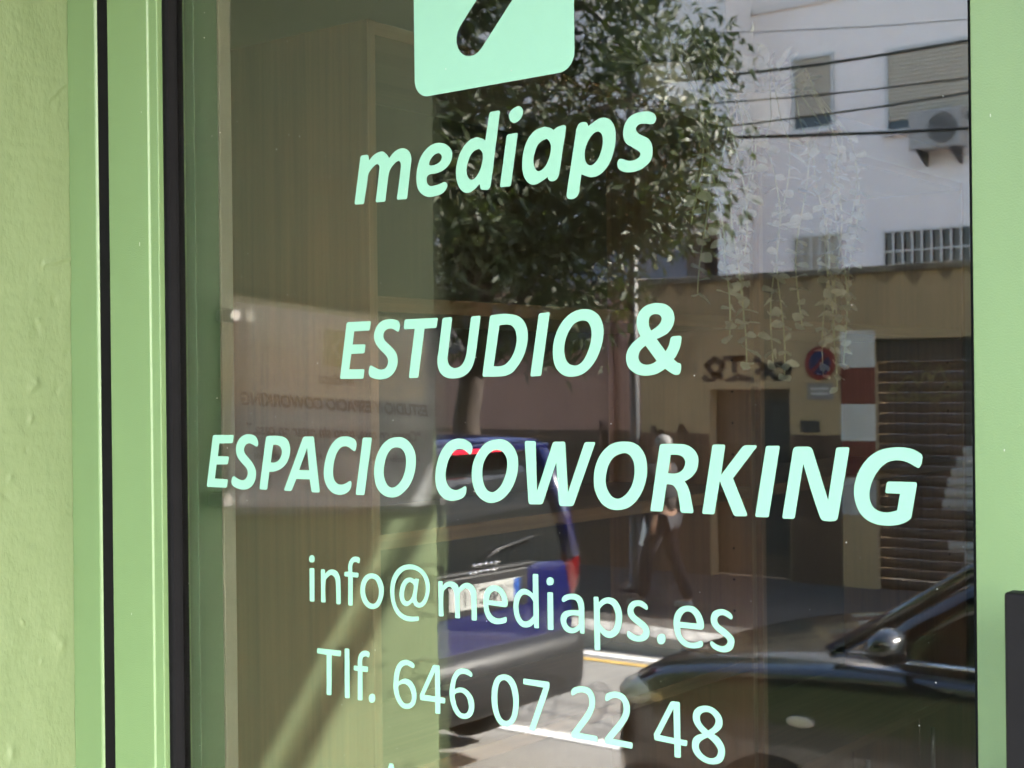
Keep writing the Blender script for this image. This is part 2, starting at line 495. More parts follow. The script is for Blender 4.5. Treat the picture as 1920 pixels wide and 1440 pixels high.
  ('I', ['-5379,-506,18 -5259,-503,17 -5363,-1063,18 -5482,-1065,17']),
  ('N', ['-5143,-508,34 -4991,-505,34 -4859,-907,3 -4787,-507,19 -4679,-504,17 -4775,-1007 -4786,-1048 -4815,-1064 -4881,-1067 -4914,-1058 -4932,-1028 -4996,-848 -5062,-636,3 -5141,-1064,21 -5247,-1066,19']),
  ('G', ['-4139,-532 -4115,-554 -4117,-596 -4130,-632 -4145,-644 -4167,-636 -4214,-611 -4268,-595 -4323,-594 -4385,-612 -4448,-666 -4498,-744 -4523,-824 -4524,-883 -4500,-941 -4452,-972 -4389,-979 -4310,-960,3 -4286,-838,3 -4401,-837,16 -4386,-750,20 -4154,-748,23 -4203,-1012,16 -4253,-1047 -4321,-1069 -4404,-1076 -4488,-1066 -4564,-1030 -4620,-960 -4647,-861 -4639,-768 -4603,-674 -4531,-580 -4439,-522 -4342,-500 -4260,-497 -4192,-508']),
 ],
 'info@mediaps.es': [
  ('i', ['-10467,-1690 -10435,-1699 -10427,-1727 -10436,-1753 -10465,-1762 -10496,-1757 -10506,-1731 -10495,-1703', '-10501,-1821,13 -10433,-1818,13 -10436,-2151,14 -10504,-2155,14']),
  ('n', ['-10339,-1821,13 -10283,-1819,13 -10280,-1863,3 -10230,-1824 -10174,-1813 -10112,-1828 -10076,-1878 -10068,-1939 -10068,-2147,16 -10129,-2149,14 -10132,-1944 -10146,-1892 -10193,-1867 -10237,-1890 -10275,-1928 -10279,-2147,14 -10341,-2150,14']),
  ('f', ['-9956,-1817,3 -9958,-1765 -9939,-1712 -9896,-1674 -9847,-1665 -9802,-1675 -9802,-1707 -9812,-1725 -9848,-1716 -9885,-1725 -9901,-1757 -9904,-1820,3 -9817,-1820,14 -9824,-1866,14 -9899,-1867,3 -9903,-2146,14 -9964,-2148,14 -9960,-1867,3 -10012,-1867,12 -10011,-1824,12']),
  ('o', ['-9635,-1811 -9559,-1827 -9507,-1878 -9485,-1957 -9504,-2048 -9551,-2121 -9623,-2153 -9699,-2146 -9758,-2104 -9793,-2030 -9794,-1952 -9767,-1881 -9712,-1830', '-9642,-1861 -9589,-1876 -9560,-1925 -9549,-1975 -9562,-2045 -9598,-2091 -9634,-2104 -9681,-2093 -9716,-2053 -9735,-1990 -9726,-1930 -9689,-1879']),
  ('@', ['-9040,-2172,8 -9037,-2211,13 -9156,-2229 -9246,-2216 -9326,-2169 -9382,-2080 -9401,-1972 -9385,-1861 -9325,-1767 -9239,-1711 -9136,-1689 -9035,-1705 -8952,-1753 -8904,-1832 -8899,-1915 -8923,-1999 -8968,-2061 -9030,-2088 -9086,-2076 -9114,-2047 -9153,-2073 -9199,-2088 -9250,-2069 -9280,-2013 -9277,-1945 -9247,-1875 -9201,-1830 -9149,-1815 -9104,-1822 -9084,-1831,3 -9079,-1818,5 -9031,-1819,8 -9062,-1978 -9062,-2020 -9040,-2043 -9001,-2031 -8967,-1987 -8947,-1918 -8954,-1844 -8992,-1781 -9058,-1744 -9137,-1737 -9217,-1755 -9286,-1807 -9333,-1882 -9348,-1968 -9336,-2060 -9291,-2132 -9223,-2172 -9144,-2181', '-9150,-1859 -9111,-1869 -9097,-1893 -9112,-1965 -9141,-2018 -9181,-2042 -9215,-2028 -9224,-1983 -9211,-1923 -9184,-1879']),
  ('m', ['-8790,-1818,15 -8739,-1817,12 -8738,-1860,2 -8700,-1829 -8652,-1813 -8609,-1814 -8561,-1834 -8544,-1866,2 -8502,-1830 -8449,-1810 -8396,-1818 -8350,-1854 -8335,-1901 -8332,-2145,15 -8392,-2148,13 -8396,-1955 -8408,-1891 -8455,-1860 -8498,-1883 -8530,-1913 -8530,-2142,13 -8590,-2146,13 -8595,-1939 -8615,-1880 -8658,-1863 -8696,-1882 -8727,-1917 -8731,-2143,13 -8790,-2146,13']),
  ('e', ['-8252,-1975 -8249,-1911 -8219,-1852 -8167,-1817 -8100,-1808 -8039,-1826 -7994,-1874 -7972,-1935 -7973,-1975 -7995,-1994,10 -8193,-1990,3 -8180,-2049 -8140,-2089 -8078,-2102 -8017,-2086 -7992,-2081 -7985,-2103 -7992,-2127 -8048,-2147 -8120,-2154 -8192,-2130 -8238,-2062', '-8189,-1948,2 -8033,-1947,2 -8050,-1894 -8090,-1862 -8126,-1860 -8168,-1888']),
  ('d', ['-7686,-1673,12 -7626,-1670,12 -7624,-2146,12 -7676,-2148,11 -7679,-2106,2 -7717,-2137 -7767,-2152 -7827,-2143 -7876,-2097 -7903,-2024 -7904,-1953 -7883,-1880 -7837,-1829 -7782,-1811 -7733,-1821 -7686,-1848,2', '-7682,-1918,3 -7723,-1875 -7778,-1862 -7818,-1883 -7844,-1940 -7848,-2003 -7830,-2065 -7796,-2097 -7756,-2096 -7716,-2074 -7683,-2040,3']),
  ('i', ['-7496,-1688 -7467,-1695 -7458,-1720 -7468,-1747 -7497,-1759 -7526,-1754 -7535,-1726 -7523,-1699', '-7527,-1821,12 -7466,-1818,12 -7466,-2146,14 -7527,-2149,14']),
  ('a', ['-7369,-1861 -7345,-1836 -7288,-1816 -7222,-1813 -7166,-1836 -7138,-1887 -7135,-1955 -7135,-2145,11 -7181,-2146,11 -7184,-2116,2 -7226,-2143 -7278,-2154 -7339,-2139 -7377,-2092 -7388,-2040 -7371,-1996 -7328,-1966 -7261,-1954 -7193,-1951,2 -7197,-1915 -7218,-1871 -7265,-1861 -7317,-1874 -7350,-1892 -7369,-1884', '-7193,-1997,2 -7262,-1999 -7309,-2017 -7327,-2049 -7315,-2086 -7277,-2107 -7240,-2102 -7194,-2071,2']),
  ('p', ['-7035,-1819,11 -6986,-1817,9 -6983,-1865,2 -6939,-1829 -6884,-1813 -6821,-1822 -6772,-1867 -6748,-1936 -6752,-2018 -6780,-2095 -6825,-2137 -6875,-2155 -6925,-2147 -6973,-2113,2 -6973,-2270,12 -7031,-2273,12', '-6972,-1918,2 -6935,-1881 -6890,-1864 -6844,-1881 -6816,-1934 -6812,-1994 -6829,-2059 -6865,-2095 -6902,-2096 -6938,-2077 -6974,-2046,2']),
  ('s', ['-6515,-1830 -6493,-1850 -6492,-1876 -6505,-1884 -6533,-1872 -6577,-1859 -6616,-1872 -6632,-1903 -6617,-1935 -6569,-1964 -6517,-1996 -6483,-2033 -6476,-2073 -6492,-2115 -6536,-2145 -6589,-2156 -6651,-2149 -6693,-2124 -6697,-2094 -6686,-2078 -6659,-2087 -6615,-2105 -6571,-2104 -6540,-2079 -6542,-2050 -6579,-2024 -6631,-1995 -6675,-1959 -6691,-1915 -6678,-1862 -6638,-1825 -6585,-1812 -6545,-1815']),
  ('.', ['-6362,-2069 -6332,-2073 -6321,-2101 -6330,-2135 -6359,-2154 -6389,-2148 -6401,-2120 -6392,-2086']),
  ('e', ['-6104,-1815 -6041,-1821 -5992,-1860 -5964,-1915 -5956,-1971 -5973,-1998,9 -6178,-2001,3 -6170,-2057 -6133,-2096 -6083,-2113 -6024,-2103 -5983,-2087 -5968,-2101 -5973,-2130 -6017,-2149 -6075,-2157 -6150,-2142 -6209,-2090 -6237,-2013 -6240,-1940 -6214,-1873 -6167,-1832', '-6181,-1954,2 -6022,-1952,2 -6034,-1907 -6067,-1870 -6109,-1862 -6147,-1881 -6172,-1920']),
  ('s', ['-5719,-1834 -5695,-1858 -5695,-1879 -5707,-1889 -5735,-1876 -5780,-1862 -5820,-1876 -5833,-1906 -5817,-1940 -5769,-1967 -5717,-2001 -5681,-2043 -5682,-2086 -5702,-2127 -5747,-2153 -5795,-2158 -5860,-2143 -5895,-2115 -5898,-2090 -5884,-2080 -5860,-2094 -5811,-2110 -5771,-2106 -5742,-2078 -5746,-2050 -5786,-2022 -5842,-1989 -5882,-1946 -5892,-1897 -5873,-1849 -5828,-1822 -5771,-1815']),
 ],
 'Tlf. 646 07 22 48': [
  ('T', ['-10405,-2612,13 -10069,-2603,14 -10076,-2660,14 -10203,-2661,3 -10210,-3058,14 -10277,-3062,14 -10272,-2664,3 -10409,-2663,12']),
  ('l', ['-10020,-2574,13 -9956,-2571,13 -9958,-3056,14 -10025,-3060,14']),
  ('f', ['-9842,-2727,3 -9841,-2665 -9820,-2610 -9778,-2576 -9724,-2566 -9685,-2580 -9686,-2609 -9697,-2627 -9731,-2620 -9769,-2635 -9783,-2667 -9784,-2720,3 -9705,-2718,13 -9709,-2772,13 -9781,-2774,3 -9785,-3054,14 -9849,-3060,14 -9843,-2775,3 -9899,-2775,12 -9898,-2727,12']),
  ('.', ['-9659,-2974 -9624,-2979 -9615,-3007 -9625,-3043 -9657,-3060 -9687,-3055 -9699,-3025 -9689,-2991']),
  ('6', ['-9218,-2597 -9150,-2603 -9105,-2625 -9102,-2650 -9115,-2664 -9145,-2659 -9196,-2646 -9253,-2667 -9288,-2722 -9309,-2817,3 -9255,-2785 -9204,-2775 -9142,-2792 -9097,-2841 -9078,-2914 -9094,-2991 -9140,-3039 -9202,-3060 -9271,-3052 -9333,-2997 -9369,-2909 -9370,-2807 -9346,-2703 -9293,-2629', '-9308,-2859 -9267,-2833 -9222,-2827 -9176,-2847 -9146,-2898 -9138,-2947 -9156,-2991 -9196,-3009 -9241,-3006 -9286,-2962 -9308,-2901']),
  ('4', ['-8866,-2605,15 -8786,-2602,15 -8782,-2895,2 -8722,-2898,12 -8725,-2948,12 -8783,-2950,2 -8785,-3052,13 -8847,-3055,13 -8846,-2949,2 -9032,-2954,15 -9039,-2909,8', '-8845,-2668,2 -8845,-2895,2 -8981,-2898,2']),
  ('6', ['-8524,-2601 -8450,-2600 -8399,-2623 -8392,-2646 -8406,-2664 -8435,-2655 -8493,-2646 -8547,-2664 -8585,-2714 -8604,-2798,3 -8548,-2777 -8484,-2779 -8426,-2808 -8385,-2859 -8372,-2914 -8387,-2989 -8435,-3040 -8504,-3058 -8574,-3042 -8632,-2981 -8663,-2895 -8667,-2813 -8638,-2704 -8589,-2632', '-8603,-2850 -8560,-2826 -8512,-2823 -8464,-2853 -8442,-2907 -8439,-2955 -8461,-2995 -8498,-3010 -8541,-3001 -8578,-2957 -8598,-2903']),
  ('0', ['-8029,-2597 -7954,-2603 -7899,-2648 -7865,-2730 -7858,-2824 -7873,-2928 -7909,-3004 -7970,-3052 -8021,-3061 -8082,-3048 -8132,-2987 -8162,-2903 -8169,-2808 -8154,-2710 -8107,-2629', '-8030,-2647 -7985,-2658 -7945,-2708 -7924,-2793 -7922,-2864 -7938,-2945 -7969,-2993 -8010,-3009 -8056,-2993 -8090,-2926 -8102,-2839 -8098,-2759 -8077,-2685']),
  ('7', ['-7805,-2606,12 -7516,-2602,16 -7519,-2656 -7600,-2853 -7686,-3055,17 -7750,-3056,17 -7583,-2660,3 -7806,-2656,11']),
  ('2', ['-7280,-2650 -7261,-2625 -7204,-2604 -7148,-2597 -7083,-2610 -7042,-2658 -7032,-2718 -7049,-2788 -7096,-2870 -7153,-2939 -7205,-3001,3 -7012,-3004,15 -7013,-3053,15 -7288,-3055,14 -7285,-3011,8 -7228,-2941 -7152,-2847 -7099,-2764 -7094,-2703 -7112,-2663 -7158,-2650 -7214,-2661 -7257,-2685 -7273,-2689 -7282,-2673']),
  ('2', ['-6926,-2659 -6914,-2631 -6854,-2606 -6800,-2600 -6737,-2616 -6689,-2673 -6677,-2731 -6695,-2801 -6750,-2883 -6809,-2951 -6857,-3002,3 -6654,-3006,15 -6659,-3059,16 -6933,-3056,17 -6937,-3010,8 -6868,-2929 -6785,-2835 -6748,-2770 -6743,-2718 -6761,-2671 -6805,-2653 -6855,-2661 -6901,-2688 -6917,-2693 -6928,-2680']),
  ('4', ['-6275,-2610,15 -6190,-2608,16 -6188,-2911,2 -6122,-2911,12 -6129,-2959,13 -6186,-2958,2 -6186,-3062,15 -6247,-3065,13 -6247,-2958,2 -6438,-2953,15 -6445,-2906,6', '-6252,-2669,2 -6249,-2909,2 -6386,-2904,2']),
  ('8', ['-5948,-2605 -5874,-2615 -5814,-2660 -5794,-2714 -5807,-2766 -5873,-2823,4 -5821,-2853 -5781,-2911 -5778,-2974 -5807,-3035 -5872,-3065 -5946,-3067 -6020,-3039 -6069,-2989 -6079,-2926 -6055,-2872 -5982,-2834,4 -6033,-2790 -6066,-2737 -6061,-2672 -6019,-2626', '-5945,-2655 -5900,-2661 -5863,-2695 -5860,-2730 -5880,-2765 -5926,-2802,3 -5975,-2768 -6001,-2728 -5994,-2681', '-5931,-2858,3 -5878,-2893 -5840,-2941 -5847,-2988 -5884,-3017 -5937,-3019 -5990,-2992 -6015,-2952 -6010,-2916 -5976,-2882']),
 ],
 'A': [
  ('A', ['-9437,-3609,10 -9388,-3607,10 -9253,-4010,15 -9322,-4017,15 -9355,-3916,5 -9487,-3923,5 -9531,-4028,15 -9594,-4029,15', '-9417,-3678,5 -9368,-3868,5 -9465,-3874,5']),
 ],
}

# ------------------------------------------------------------------ materials
M_STUCCO = mat('green_render', (0.1080, 0.1470, 0.0690), rough=0.62, var=0.10, vscale=5.0, vstretch=(1, 1, 0.5), bump=0.10, bscale=260, bstretch=(1, 1, 0.6), col2=(0.0950, 0.1330, 0.0610))
M_FRAME = mat('green_powder_coat', (0.0930, 0.1540, 0.0660), rough=0.42, var=0.07, vscale=7.0, vstretch=(1, 1, 0.2), rvar=0.10, bump=0.10, bscale=700)
M_RUBBER = mat('black_rubber', (0.0030, 0.0030, 0.0035), rough=0.7, spec=0.08, var=0.25, vscale=30)
M_HANDLE = mat('graphite_metal', (0.0045, 0.0045, 0.005), rough=0.55, spec=0.1, var=0.15, vscale=60, bump=0.04, bscale=700)
M_VINYL = mat('mint_vinyl', (0.148, 0.305, 0.232), rough=0.42, var=0.015, vscale=40, bump=0.02, bscale=500)
M_BEAD = mat('green_inner_bead', (0.0338, 0.0660, 0.0375), rough=0.4, var=0.05, vscale=20)
M_LINING = mat('beige_lining', (0.1237, 0.1162, 0.0960), rough=0.6, var=0.08, vscale=15, bump=0.1, bscale=150)
M_PLASTER = mat('room_plaster', (0.21, 0.195, 0.165), rough=0.85, var=0.05, vscale=3, bump=0.08, bscale=200)
M_FLOORIN = mat('room_floor', (0.10, 0.08, 0.06), rough=0.5, var=0.15, vscale=4)
M_ALU = mat('grey_spacer', (0.30, 0.31, 0.32), rough=0.4, metal=0.6, var=0.1, vscale=60)
M_CEMENT = mat('threshold_stone', (0.42, 0.40, 0.37), rough=0.8, var=0.2, vscale=25, bump=0.2, bscale=120)
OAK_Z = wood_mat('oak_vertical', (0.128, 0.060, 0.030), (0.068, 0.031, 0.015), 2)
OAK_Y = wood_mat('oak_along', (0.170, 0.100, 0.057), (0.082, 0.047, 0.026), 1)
G_OUT = glass_mat('glass_outer_face', 0.068, (0.94, 0.945, 0.925), 0.00003)
G_OUTB = glass_mat('glass_outer_pane_back', 0.016, (0.94, 0.945, 0.925), 0.00003)
G_IN = glass_mat('glass_inner_face', 0.030, (0.93, 0.935, 0.91), 0.00003)
G_INB = glass_mat('glass_inner_pane_back', 0.014, (0.93, 0.935, 0.91), 0.00003)
G_THIN = glass_mat('glass_plain', 0.04, (0.95, 0.97, 0.95))
G_ACRYLIC = glass_mat('clear_acrylic', 0.010, (0.97, 0.98, 0.97))

XR = -1.418          # left reveal face
DR = 0.612           # depth of the doorway recess
X_RIGHT = 0.86       # right reveal face

# ------------------------------------------------------------------ ground, pavements, road
M_ASPHALT = mat('asphalt', (0.235, 0.222, 0.205), rough=0.9, var=0.22, vscale=2.2, bump=0.35, bscale=160)
M_PAVE = mat('far_pavement_shaded', (0.075, 0.066, 0.058), rough=0.9, var=0.15, vscale=3, bump=0.2, bscale=90)  # far paving: shade below the wall is put into the dark colour
M_KERB = mat('kerb_stone', (0.40, 0.385, 0.36), rough=0.85, var=0.2, vscale=9, bump=0.25, bscale=70)
M_WHITE_LINE = mat('white_road_paint', (0.70, 0.69, 0.66), rough=0.8, var=0.2, vscale=14)
M_YELLOW_LINE = mat('yellow_road_paint', (0.62, 0.40, 0.10), rough=0.8, var=0.25, vscale=14)
M_SOIL = mat('distant_ground', (0.25, 0.22, 0.18), rough=1.0, var=0.25, vscale=0.2)

YK1, YK2, YW = -2.2, -8.72, -12.2        # near kerb, far kerb, far wall


def road_z(y):
    return -0.14 - 0.30 * (YK1 - y) / (YK1 - YK2)


gd = bmesh.new()
add_box(gd, -150, 150, -160, 160, -1.2, -0.6)
tag(obj('ground', gd, M_SOIL), kind='structure')
pv = bmesh.new()
add_box(pv, -60, 60, YK1 + 0.155, 0.05, -0.55, 0.0)
tag(obj('pavement', pv, mat('dark_paving', (0.14, 0.133, 0.122), rough=0.9, var=0.15, vscale=3, bump=0.2, bscale=90)), kind='structure')
rd = bmesh.new()
add_prism(rd, [(YK1 + 0.05, -0.55), (YK1 + 0.05, -0.138), (YK2 - 0.05, road_z(YK2) - 0.002), (YK2 - 0.05, -0.55)], 0, -60, 60)
tag(obj('road', rd, M_ASPHALT), kind='structure')
pf = bmesh.new()
add_box(pf, -60, 60, YW - 0.31, YK2 - 0.425, -0.58, -0.30)
tag(obj('pavement', pf, M_PAVE), kind='structure')
yd = bmesh.new()
add_box(yd, -60, 60, YW - 16, YW - 0.315, -0.58, -0.30)
tag(obj('yard', yd, mat('yard_concrete', (0.48, 0.46, 0.43), rough=0.9, var=0.12, vscale=2)), kind='structure')
for k, (ya, yb, za, zb) in enumerate(((YK1 + 0.005, YK1 + 0.15, -0.5, 0.006), (YK2 - 0.42, YK2 - 0.005, -0.56, -0.292))):  # far kerb made wide and pale to stand for the sunlit pavement edge
    ke = thing('kerb', ('pale stone kerb along the near pavement beside the shop', 'pale stone kerb along the pavement under the tan wall')[k], 'kerb', (0, (ya + yb) / 2, za), group='kerbs of the street')
    me_k = None
    for i in range(60):
        xa = -45 + i * 1.0
        if me_k is None:
            ob = box('kerb_stone', M_KERB, ke, 0.006, 0.994, -(yb - ya) / 2, (yb - ya) / 2, 0, zb - za, bevel=0.012)
            me_k = ob.data
        else:
            ob = link_mesh('kerb_stone', me_k, None, ke)
            md = ob.modifiers.new('bevel', 'BEVEL')
            md.width = 0.012
            md.segments = 2
        ob.location = (xa, 0, 0)


def road_strip(name, label, m, x0, x1, y0, y1):
    b = bmesh.new()
    v = [b.verts.new(p) for p in ((x0, y0, road_z(y0) + 0.006), (x1, y0, road_z(y0) + 0.006), (x1, y1, road_z(y1) + 0.006), (x0, y1, road_z(y1) + 0.006))]
    b.faces.new(v)
    r = bmesh.ops.extrude_face_region(b, geom=b.faces[:])
    for e in r['geom']:
        if isinstance(e, bmesh.types.BMVert):
            e.co.z -= 0.004
    tag(obj(name, b, m), label, 'road marking')


road_strip('road_line', 'white painted line on the road under the far kerb', M_WHITE_LINE, -45, 12, -8.52, -8.36)
road_strip('road_line', 'yellow painted line on the road beside the white kerb line', M_YELLOW_LINE, -45, 12, -8.22, -8.12)
road_strip('road_line', 'worn white painted line on the road near the cars', M_WHITE_LINE, -45, 12, -5.75, -5.60)

# ------------------------------------------------------------------ shop building with the recessed doorway
shop = thing('shop_building', 'pale green rendered shop building round the recessed glass door', 'building', (0, 0, 0))
box('wall', M_STUCCO, shop, -16, XR - 0.008, -DR, 0.0716, 0.0, 3.0)
box('wall', M_STUCCO, shop, X_RIGHT, 12, -DR, 0.0716, 0.0, 3.0)
box('lintel', M_STUCCO, shop, XR - 0.007, X_RIGHT - 0.001, -DR + 0.002, 0.0716, 2.62, 3.0)
box('upper_wall', M_STUCCO, shop, -16, 12, -DR + 0.004, 7.0, 3.17, 9.5)
box('balcony_slab', mat('balcony_paint', (0.38, 0.37, 0.34), rough=0.8, var=0.1, vscale=4), shop, -6, 5, -1.72, -DR + 0.10, 3.003, 3.168)
bars = bmesh.new()
add_tube(bars, [(-6, -1.715, 2.928), (5, -1.715, 2.928)], 0.027, 12)
obj('awning_bar', bars, M_HANDLE, shop, smooth=True)
for xx in (-5.5, -2.0, 1.5, 4.5):
    box('bar_bracket', M_HANDLE, shop, xx, xx + 0.03, -1.70, -1.675, 2.93, 3.003)

# hand-trowelled render of the left reveal: real relief
bm = bmesh.new()
ys = [-0.0195 - 0.0010 * i for i in range(92)] + [-0.1110 - (DR - 0.1110) * i / 96 for i in range(1, 97)]
zs = [1.16 * j / 90 for j in range(90)] + [1.16 + 0.0024 * j for j in range(500)] + [2.36 + 0.26 * j / 20 for j in range(21)]
NY, NZ = len(ys) - 1, len(zs) - 1
rc = random.Random(21)
chips = [(rc.uniform(-0.105, -0.022), rc.uniform(1.25, 2.28), rc.uniform(0.003, 0.009), rc.uniform(-1, 1.4), rc.uniform(0, 3.14)) for _ in range(46)]
cracks = [(1.905, 0.0012, 0.25, -0.055), (1.60, 0.0008, -0.5, -0.03), (2.12, 0.0008, 0.9, -0.045)]
rows = []
for j, z in enumerate(zs):
    near = [c for c in chips if abs(c[1] - z) < c[2] * 2.5]
    row = []
    for i, y in enumerate(ys):
        w = noise.fractal(Vector((y * 9, z * 5.5, 1.3)), 0.9, 2.1, 4) * 0.0015
        w += noise.noise(Vector((y * 16, z * 120, 3.1))) * 0.00030
        w += noise.noise(Vector((y * 45, z * 60, 7.7))) * 0.00040
        if y > -0.115:
            w += noise.noise(Vector((y * 240, z * 190, 5.5))) * 0.00016
            g = noise.noise(Vector((y * 14, z * 22, 33.0)))
            if g > 0.25:
                w += (g - 0.25) * 0.0022
            for cy, cz, cr, ch, ca in near:
                dy, dz = (y - cy), (z - cz)
                u_ = (dy * math.cos(ca) + dz * math.sin(ca)) / cr
                v_ = (-dy * math.sin(ca) + dz * math.cos(ca)) / (cr * 0.55)
                q = u_ * u_ + v_ * v_
                if q < 5:
                    w += math.exp(-q) * 0.0011 * ch * (1 + 0.8 * u_)
            for kz, kh, ks, ke_ in cracks:
                if y < ke_:
                    continue
                d = z - kz - ks * y - 0.002 * noise.noise(Vector((y * 60, kz, 0)))
                if abs(d) < 0.012:
                    w += kh * (math.exp(-(d / 0.0022) ** 2) - 0.8 * math.exp(-((d + 0.004) / 0.003) ** 2))
        yy = y
        if i == 0:
            yy += noise.noise(Vector((0, z * 70, 4.0))) * 0.0012 + noise.noise(Vector((0, z * 14, 9.0))) * 0.0012 + 0.0008
            w -= 0.0014
        if i == NY:
            w -= 0.002
        row.append(bm.verts.new((XR + w, yy, z)))
    rows.append(row)
for a, b in zip(rows, rows[1:]):
    for i in range(NY):
        bm.faces.new((a[i], a[i + 1], b[i + 1], b[i]))
for row in (rows,):
    pass
back = []
for j in (0, NZ):
    pass
edge = [r[NY] for r in rows]
side = [bm.verts.new((XR - 0.012, -DR - 0.004, v.co.z)) for v in edge]
for k in range(NZ):
    bm.faces.new((edge[k], side[k], side[k + 1], edge[k + 1]))
far = [bm.verts.new((-3.6, -DR - 0.004, v.co.z)) for v in side[::30] + ([side[-1]] if NZ % 30 else [])]
sl = side[::30] + ([side[-1]] if NZ % 30 else [])
for k in range(len(sl) - 1):
    idx0 = side.index(sl[k])
    idx1 = side.index(sl[k + 1])
    bm.faces.new([far[k]] + [far[k + 1]] + side[idx0:idx1 + 1][::-1])
obj('reveal_render', bm, M_STUCCO, shop, smooth=True)

# room behind the door
box('floor', M_FLOORIN, shop, -2.6, 2.0, 0.0, 6.2, -0.12, 0.012)
box('ceiling', M_PLASTER, shop, -2.6, 2.0, 0.0718, 6.2, 2.74, 2.95)
box('room_wall', M_PLASTER, shop, -2.6, -2.36, 0.085, 6.2, 0.012, 2.74)
box('room_wall', M_PLASTER, shop, 1.76, 2.0, 0.085, 6.2, 0.012, 2.74)
box('room_wall', M_PLASTER, shop, -2.36, 1.76, 6.0, 6.2, 0.012, 2.74)
box('room_wall', M_PLASTER, shop, -2.36, -1.43, 0.0718, 0.084, 0.012, 2.74)
box('room_wall', M_PLASTER, shop, 0.87, 1.76, 0.0718, 0.084, 0.012, 2.74)
box('door_step', M_CEMENT, shop, XR + 0.002, X_RIGHT - 0.002, -0.60, 0.07, 0.002, 0.045, bevel=0.006)

# ------------------------------------------------------------------ fixed door frame and an added, unseen sidelight
fr = thing('door_frame', 'green metal frame fixed in the doorway beside the rendered wall', 'door frame', (0, 0, 0.045))
b = bmesh.new()
add_prism(b, [(-1.44, -0.020), (-1.3692, -0.020), (-1.3665, -0.0176), (-1.3665, 0.0535), (-1.44, 0.0535)], 2, 0.0, 2.57)
obj('jamb', b, M_FRAME, fr, bevel=0.0012)
box('draught_seal', M_RUBBER, fr, -1.3663, -1.3449, -0.0172, 0.050, 0.0, 2.41)
box('head', M_FRAME, fr, -1.3664, 0.785, -0.020, 0.0535, 2.46, 2.57, bevel=0.0012)
box('mullion', M_FRAME, fr, -0.262, -0.195, -0.020, 0.0535, 0.0, 2.459, bevel=0.0012)
box('jamb', M_FRAME, fr, 0.785, 0.857, -0.020, 0.0535, 0.0, 2.57, bevel=0.0012)
box('sill', M_FRAME, fr, -0.1948, 0.7848, -0.020, 0.0535, 0.0, 0.10, bevel=0.0012)
box('lining', M_LINING, fr, -1.43, -1.2432, 0.0545, 0.0716, 0.0, 2.57, bevel=0.001)
box('added_sidelight', G_THIN, fr, -0.1946, 0.7846, 0.006, 0.012, 0.101, 2.458)  # added window out of view, lets more light into the room

# ------------------------------------------------------------------ the door leaf
dr = thing('glass_door', 'green framed glass door with mint lettering in a shop doorway', 'door', (-1.3446, 0, 0.05))
DO = Vector((1.3446, 0, -0.05))


def dpart(name, bm, m, back=None, **k):
    for v in bm.verts:
        v.co += DO
    o = obj(name, bm, m, dr, **k)
    if back:                                  # the two faces of a pane reflect differently (coating)
        o.data.materials.append(back)
        for p in o.data.polygons:
            p.material_index = 0 if p.normal.y < -0.5 else 1
    return o


b = bmesh.new()
add_prism(b, [(-1.3446, -0.020), (-1.2745, -0.020), (-1.2735, -0.0180), (-1.2595, -0.0180), (-1.2595, 0.0525), (-1.3446, 0.0525)], 2, 0.05, 2.44)
dpart('stile', b, M_FRAME, bevel=0.0012)
b = bmesh.new()
add_prism(b, [(-0.3655, -0.020), (-0.2655, -0.020), (-0.2655, 0.0525), (-0.3655, 0.0525)], 2, 0.05, 2.44)
dpart('stile', b, M_FRAME, bevel=0.0009)
for z0, z1 in ((0.05, 0.19), (2.30, 2.44)):
    dpart('rail', add_box(bmesh.new(), -1.2594, -0.3657, -0.020, 0.0525, z0, z1), M_FRAME, bevel=0.0012)
b = bmesh.new()
add_prism(b, [(-1.2594, -0.0110), (-1.2535, -0.0110), (-1.2505, -0.0095), (-1.2482, -0.0035), (-1.2475, -0.0003), (-1.2594, -0.0003)], 2, 0.191, 2.299)
dpart('gasket', b, M_RUBBER)
b = bmesh.new()
add_prism(b, [(-0.3656, -0.0100), (-0.3708, -0.0100), (-0.3722, -0.0003), (-0.3656, -0.0003)], 2, 0.191, 2.299)
dpart('gasket', b, M_RUBBER)
dpart('glazing_bead', add_box(bmesh.new(), -1.2594, -1.2432, 0.0185, 0.0522, 0.191, 2.299), M_BEAD, bevel=0.001)
dpart('glazing_bead', add_box(bmesh.new(), -0.3725, -0.3657, 0.0185, 0.0522, 0.191, 2.299), M_BEAD, bevel=0.001)
dpart('spacer', add_box(bmesh.new(), -1.2594, -1.2520, 0.0034, 0.0113, 0.191, 2.299), M_RUBBER)
dpart('spacer', add_box(bmesh.new(), -0.3710, -0.3657, 0.0034, 0.0113, 0.191, 2.299), M_RUBBER)
dpart('pane', add_box(bmesh.new(), -1.2592, -0.3658, 0.0, 0.0030, 0.1905, 2.2995), G_OUT, back=G_OUTB)
dpart('pane', add_box(bmesh.new(), -1.2592, -0.3658, 0.0115, 0.0145, 0.1905, 2.2995), G_IN, back=G_INB)
b = bmesh.new()
add_box(b, -0.3235, -0.2835, -0.085, -0.070, 0.75, 1.613)
h = dpart('handle', b, M_HANDLE, bevel=0.0022, segs=3)
for zz in (0.86, 1.49):
    b = bmesh.new()
    add_tube(b, [Vector((-0.3035, -0.0702, zz)) + DO, Vector((-0.3035, -0.0202, zz)) + DO], 0.009, 14)
    obj('standoff', b, M_HANDLE, h, smooth=True)

